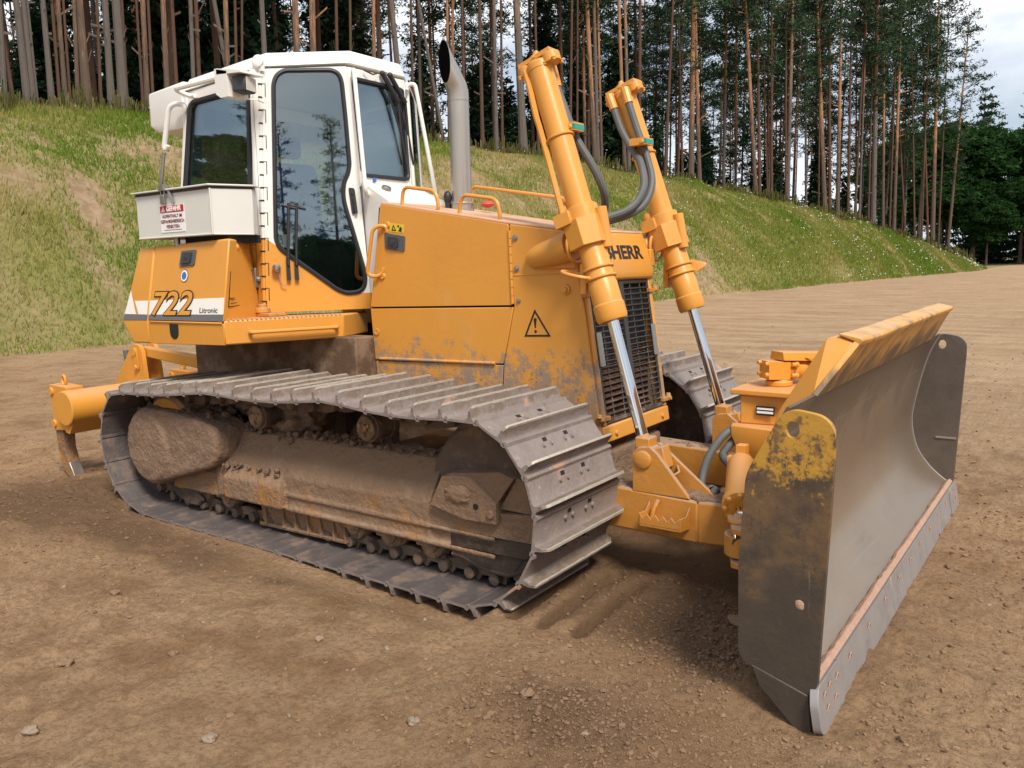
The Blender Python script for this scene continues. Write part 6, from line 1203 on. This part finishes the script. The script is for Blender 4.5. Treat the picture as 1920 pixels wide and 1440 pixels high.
FRONT_ROW = [(-27.61, 8.76, 0.019, 0.044, 0.2, 'g'), (-27.6, 9.08, -0.018, -0.041, 0.15, 'r'), (-27.6, 9.52, -0.003, -0.007, 0.26, 'g'), (-27.61, 9.71, -0.0, -0.0, 0.22, 'g'), (-27.61, 9.84, 0.001, 0.002, 0.09, 'g'), (-27.61, 10.33, 0.004, 0.007, 0.22, 'g'), (-27.61, 10.6, 0.008, 0.015, 0.13, 'r'), (-27.61, 10.8, 0.008, 0.017, 0.18, 'm'), (-27.6, 10.96, 0.011, 0.021, 0.11, 'r'), (-27.6, 11.21, 0.024, 0.046, 0.16, 'm'), (-27.61, 11.58, 0.004, 0.007, 0.36, 'm'), (-27.6, 12.05, 0.024, 0.043, 0.14, 'r'), (-27.6, 12.47, 0.011, 0.02, 0.28, 'g'), (-27.61, 12.95, 0.007, 0.012, 0.39, 'g'), (-27.6, 13.08, 0.017, 0.028, 0.12, 'r'), (-27.58, 13.87, 0.019, 0.032, 0.23, 'm'), (-27.6, 13.72, 0.01, 0.016, 0.12, 'r'), (-27.55, 14.1, 0.016, 0.026, 0.14, 'r'), (-27.5, 14.68, 0.018, 0.027, 0.24, 'm'), (-27.45, 15.08, 0.013, 0.019, 0.17, 'r'), (-27.37, 15.75, 0.021, 0.031, 0.19, 'g'), (-27.34, 16.01, 0.018, 0.026, 0.19, 'r'), (-27.16, 17.65, -0.067, -0.091, 0.22, 'g'), (-27.21, 17.23, 0.024, 0.033, 0.24, 'm'), (-27.18, 17.62, 0.028, 0.038, 0.15, 'r'), (-27.15, 17.81, 0.04, 0.053, 0.12, 'r'), (-27.01, 19.08, 0.006, 0.008, 0.27, 'g'), (-26.84, 20.65, 0.014, 0.016, 0.33, 'm'), (-26.75, 21.43, 0.023, 0.026, 0.34, 'm'), (-26.63, 22.73, 0.024, 0.026, 0.18, 'r'), (-26.54, 23.48, 0.026, 0.027, 0.16, 'r'), (-26.39, 24.87, 0.024, 0.024, 0.22, 'm'), (-26.19, 26.8, -0.043, -0.04, 0.36, 'g'), (-26.12, 27.35, 0.013, 0.012, 0.17, 'r'), (-25.73, 29.4, -0.115, -0.099, 0.2, 'g'), (-25.69, 29.63, 0.013, 0.01, 0.18, 'm'), (-25.47, 30.66, 0.008, 0.006, 0.21, 'r'), (-25.23, 31.88, 0.006, 0.004, 0.24, 'r'), (-25.02, 32.86, 0.007, 0.005, 0.28, 'g'), (-24.93, 33.29, 0.012, 0.009, 0.18, 'r'), (-24.6, 34.89, -0.022, -0.015, 0.54, 'g'), (-24.35, 36.04, -0.004, -0.003, 0.19, 'r'), (-23.8, 38.56, 0.023, 0.014, 0.2, 'r'), (-23.67, 39.2, 0.013, 0.008, 0.17, 'r'), (-23.31, 40.84, -0.039, -0.022, 0.38, 'm'), (-23.28, 41.1, -0.015, -0.008, 0.28, 'g'), (-23.19, 41.42, -0.016, -0.009, 0.21, 'm'), (-22.73, 43.59, -0.029, -0.015, 0.29, 'm'), (-22.65, 44.0, -0.019, -0.01, 0.29, 'g'), (-22.45, 44.98, 0.007, 0.004, 0.29, 'r'), (-21.91, 47.68, 0.04, 0.019, 0.26, 'r'), (-21.63, 49.13, 0.033, 0.015, 0.15, 'r'), (-21.32, 50.68, 0.007, 0.003, 0.47, 'm'), (-21.11, 51.78, -0.031, -0.013, 0.36, 'm'), (-19.65, 59.35, -0.065, -0.023, 0.4, 'm'), (-19.55, 59.89, -0.029, -0.01, 0.31, 'r'), (-19.32, 61.11, -0.044, -0.015, 0.14, 'r'), (-19.21, 61.68, -0.019, -0.006, 0.27, 'r'), (-18.76, 64.19, 0.005, 0.001, 0.42, 'g'), (-18.79, 63.99, -0.021, -0.006, 0.23, 'r'), (-18.5, 65.49, 0.009, 0.003, 0.14, 'r'), (-17.65, 69.36, -0.019, -0.005, 0.15, 'r'), (-17.41, 70.48, -0.061, -0.017, 0.51, 'm'), (-17.22, 71.31, -0.03, -0.008, 0.36, 'r'), (-16.93, 72.65, -0.011, -0.003, 0.42, 'm'), (-16.5, 74.65, -0.015, -0.004, 0.32, 'r'), (-16.24, 75.91, 0.016, 0.004, 0.27, 'r'), (-16.04, 76.85, 0.0, 0.0, 0.22, 'g'), (-15.64, 78.66, -0.009, -0.002, 0.22, 'r'), (-15.43, 79.66, -0.015, -0.003, 0.62, 'g'), (-14.97, 81.84, -0.029, -0.006, 0.34, 'm'), (-14.67, 83.25, -0.004, -0.001, 0.23, 'r'), (-14.46, 84.2, -0.006, -0.001, 0.41, 'm'), (-13.84, 87.04, -0.088, -0.016, 0.24, 'r'), (-13.36, 89.19, -0.054, -0.01, 0.25, 'r'), (-13.01, 90.77, -0.011, -0.002, 0.25, 'r'), (-12.62, 92.54, -0.067, -0.011, 0.32, 'r'), (-12.4, 93.51, -0.018, -0.003, 0.58, 'm'), (-12.05, 95.02, -0.003, -0.0, 0.26, 'r'), (-11.51, 97.49, 0.04, 0.005, 0.4, 'm')]
REG = ((-27.61, 12.4, 'on the crest, far left of the cab'), (0, 14.2, 'just left of the cab roof'), (0, 18.3, 'behind the left half of the cab roof'), (0, 27.0, 'behind the right half of the cab roof'), (0, 30.2, 'behind the exhaust pipe'), (0, 36.5, 'between exhaust pipe and near lift cylinder'),
       (0, 44.5, 'seen between the two lift cylinders'), (0, 51, 'just right of the far lift cylinder'), (0, 62, 'on the falling crest right of both cylinders'), (0, 72, 'above the middle of the falling bank'), (0, 82, 'on the low crest near the right end'), (0, 200, 'at the right hand end of the wood'))
ORD = ('first', 'second', 'third', 'fourth', 'fifth', 'sixth', 'seventh', 'eighth', 'ninth', 'tenth', 'eleventh', 'twelfth', 'thirteenth', 'fourteenth', 'fifteenth')
by_reg = {}
for tr in FRONT_ROW: by_reg.setdefault(next(i for i, r_ in enumerate(REG) if tr[1] < r_[1]), []).append(tr)
KN = {'g': 'grey', 'm': 'brown', 'r': 'reddish'}
for ri, trs in by_reg.items():
    cnt = {}
    for tr in trs:
        x, y, lx, ly, dia, k = tr; key = ('slim' if dia < .2 else 'thick' if dia > .34 else 'straight') + ' ' + KN[k]; cnt.setdefault(key, []).append(tr)
    for key, L_ in cnt.items():
        for i, (x, y, lx, ly, dia, k) in enumerate(L_):
            lab = key + ' pine ' + REG[ri][2] + ('' if len(L_) == 1 else ', ' + ORD[i] + ' of those')
            cw = PC[random.randrange(5)]
            hh = random.uniform(24, 28) if y < 86 else random.uniform(25, 27)
            if dia < .16: hh = random.uniform(15, 21)
            if 97 < y: hh, cw = 24.5, LOWC[1]
            pine(x, y, zat(x, y), lx, ly, max(dia * .9, .10), k, lab, 'pines along the crest', hh, cw)
for i in range(22):      # the wood goes on beyond the left edge of the photograph
    y = 7.6 - i * 1.15 - random.random() * .6; x = -27.8 - (i % 3) * 2.4 - random.random() * 2
    pine(x, y, zat(x, y), random.gauss(0, .015), random.gauss(0, .015), random.uniform(.16, .34), 'rgm'[i % 3], 'pine on the crest beyond the left edge of the photo, out of the picture', 'pines beyond the left edge')
occ = [(a[0], a[1]) for a in FRONT_ROW]; cnt = 0; tries = 0
CAMXY = (2.616, -4.535)
def in_view(x, y, m=0.): a = math.degrees(math.atan2(y - CAMXY[1], x - CAMXY[0])); return 97.0 - m < a < 159 + m
while cnt < 150 and tries < 20000:
    tries += 1; y = random.uniform(-2, 112); xc = float(np.interp(y, CREST[:, 0], CREST[:, 1])); dep = 46 if y < 60 else 34
    x = xc - 2.2 - dep * random.random() ** 1.15
    if not in_view(x, y, -2.2) or any((x - a) ** 2 + (y - b) ** 2 < 4.4 for a, b in occ): continue
    if y > 55 and random.random() < .55: continue
    occ.append((x, y)); cnt += 1
    pine(x, y, zat(x, y), random.gauss(0, .015), random.gauss(0, .015), random.uniform(.18, .36), random.choice('rrmg'), 'pine deep in the dark wood, standing behind the trunks of the crest', 'pines deep in the wood', crown=random.choice(PC + LOWC))
cnt = 0; tries = 0; socc = []
while cnt < 84 and tries < 9000:
    tries += 1; y = random.uniform(0, 110); xc = float(np.interp(y, CREST[:, 0], CREST[:, 1])); x = xc - 7 - (46 if y < 60 else 30) * random.random()
    if not in_view(x, y) or any((x - a) ** 2 + (y - b) ** 2 < 7 for a, b in socc): continue
    if 60 < y and random.random() < .3: continue
    socc.append((x, y)); cnt += 1; v = random.randrange(3); f = random.uniform(.55, 1.25) if y < 55 else random.uniform(.35, .8)
    t = thing('spruce_tree', 'dark young spruce growing in the shade among the pine trunks', 'spruce tree', (x, y, zat(x, y) - .1), 'spruces under the pines')
    part('trunk', TM['m', v], t, (.09 * f, .09 * f, .46 * f)); part('crown', SC[v], t, (f, f, f * random.uniform(.9, 1.15)), random.random() * 6)
cnt = 0
while cnt < 60:
    y = random.uniform(4, 106); xc = float(np.interp(y, CREST[:, 0], CREST[:, 1])); x = xc - random.uniform(3.5, 16)
    if not in_view(x, y): continue
    cnt += 1; f = random.uniform(.28, .5); t = thing('shrub', 'dark low shrub in the undergrowth behind the front pine trunks', 'shrub', (x, y, zat(x, y) - .2), 'undergrowth shrubs in the wood')
    part('stem', TM['r', 0], t, (.03, .03, .06)); part('foliage', SC[cnt % 3], t, (f * 1.5, f * 1.5, f), random.random() * 6)
# the far wood on the right, beyond the end of the bank
FARW = ((-15, 150, 1.62, 'b'), (-8.5, 152, 1.31, 'b'), (-20, 158, 1.81, 'b'), (-3, 160, 1.44, 'b'), (-12, 140, 0.78, 'b'), (-18.5, 141, 1.00, 'b'), (3, 158, 1.19, 'b'), (-26, 150, 1.69, 'b'), (-5.5, 171, 1.88, 'b'), (6, 172, 1.62, 'b'),
        (-24, 178, 1.39, 's'), (-17, 184, 1.52, 's'), (-11, 190, 1.58, 's'), (-4, 192, 1.61, 's'), (3, 196, 1.65, 's'), (-20, 200, 1.72, 's'), (-8, 205, 1.85, 's'), (9, 200, 1.69, 's'), (-14, 172, 1.25, 's'), (15, 196, 1.58, 's'), (-30, 170, 1.45, 's'), (12, 182, 1.32, 's'),
        (10, 160, 1.3, 'b'), (17, 170, 1.5, 'b'), (-1, 146, .7, 'b'), (6, 150, .8, 'b'), (22, 185, 1.5, 's'), (28, 180, 1.6, 's'))
for i, (x, y, f, k) in enumerate(FARW):
    if k == 'b':
        t = thing('broadleaf_tree', 'round leafy green tree in the far wood beyond the end of the bank', 'tree', (x, y, 0), 'leafy trees of the far wood'); v = i % 3
        part('trunk', TM['m', v], t, (.22 * f, .22 * f, .4 * f)); part('crown', BC[v], t, (f, f, f), i * 1.9)
    else:
        t = thing('conifer_tree', 'tall bluish conifer rising behind the leafy trees of the far wood', 'conifer', (x, y, 0), 'conifers of the far wood'); v = i % 2
        part('trunk', TM['m', v], t, (.2, .2, .85 * f)); part('crown', FC[v], t, (f, f, f), i * 1.3)
for i, (x, y, f) in enumerate(((38.5, -28.6, .46), (40.2, -27.2, .40), (39, -25.2, .52), (41.5, -24.2, .42), (42, -22.2, .5), (37, -30, .5), (44, -21, .55), (36, -21.8, .30), (34.6, -25.4, .26), (-36, -24, .30), (-40, -27, .35), (-29, -19.5, .22), (46, -26, .6), (45, -30, .6))):
    t = thing('shrub', 'bushy shrub on the near side of the clearing, seen only mirrored in the glass', 'shrub', (x, y, zat(x, y) - .1), 'shrubs mirrored in the cab windows')
    part('stem', TM['r', 0], t, (.03, .03, .04)); part('foliage', BC[i % 3], t, (f * 1.3, f * 1.3, f), i * 1.1)
# a few pines on the near side of the clearing, mirrored in the cab windows
for i, (x, y, hh, cw) in enumerate(((35.3, -25.9, 13, LOWC[0]), (36.9, -23.3, 13.6, LOWC[1]), (37.5, -27.4, 8, LOWC[0]), (44, -24.6, 12, LOWC[1]), (40, -19.5, 15, LOWC[0]), (-29.6, -15.9, 20, LOWC[0]), (-33, -27, 15, LOWC[1]), (-31.5, -22.5, 9, LOWC[0]))):
    pine(x, y, zat(x, y), .01, -.01, .3, 'mr'[i % 2], 'pine on the near side of the clearing, seen only mirrored in the cab windows', 'pines mirrored in the cab windows', hh, cw)
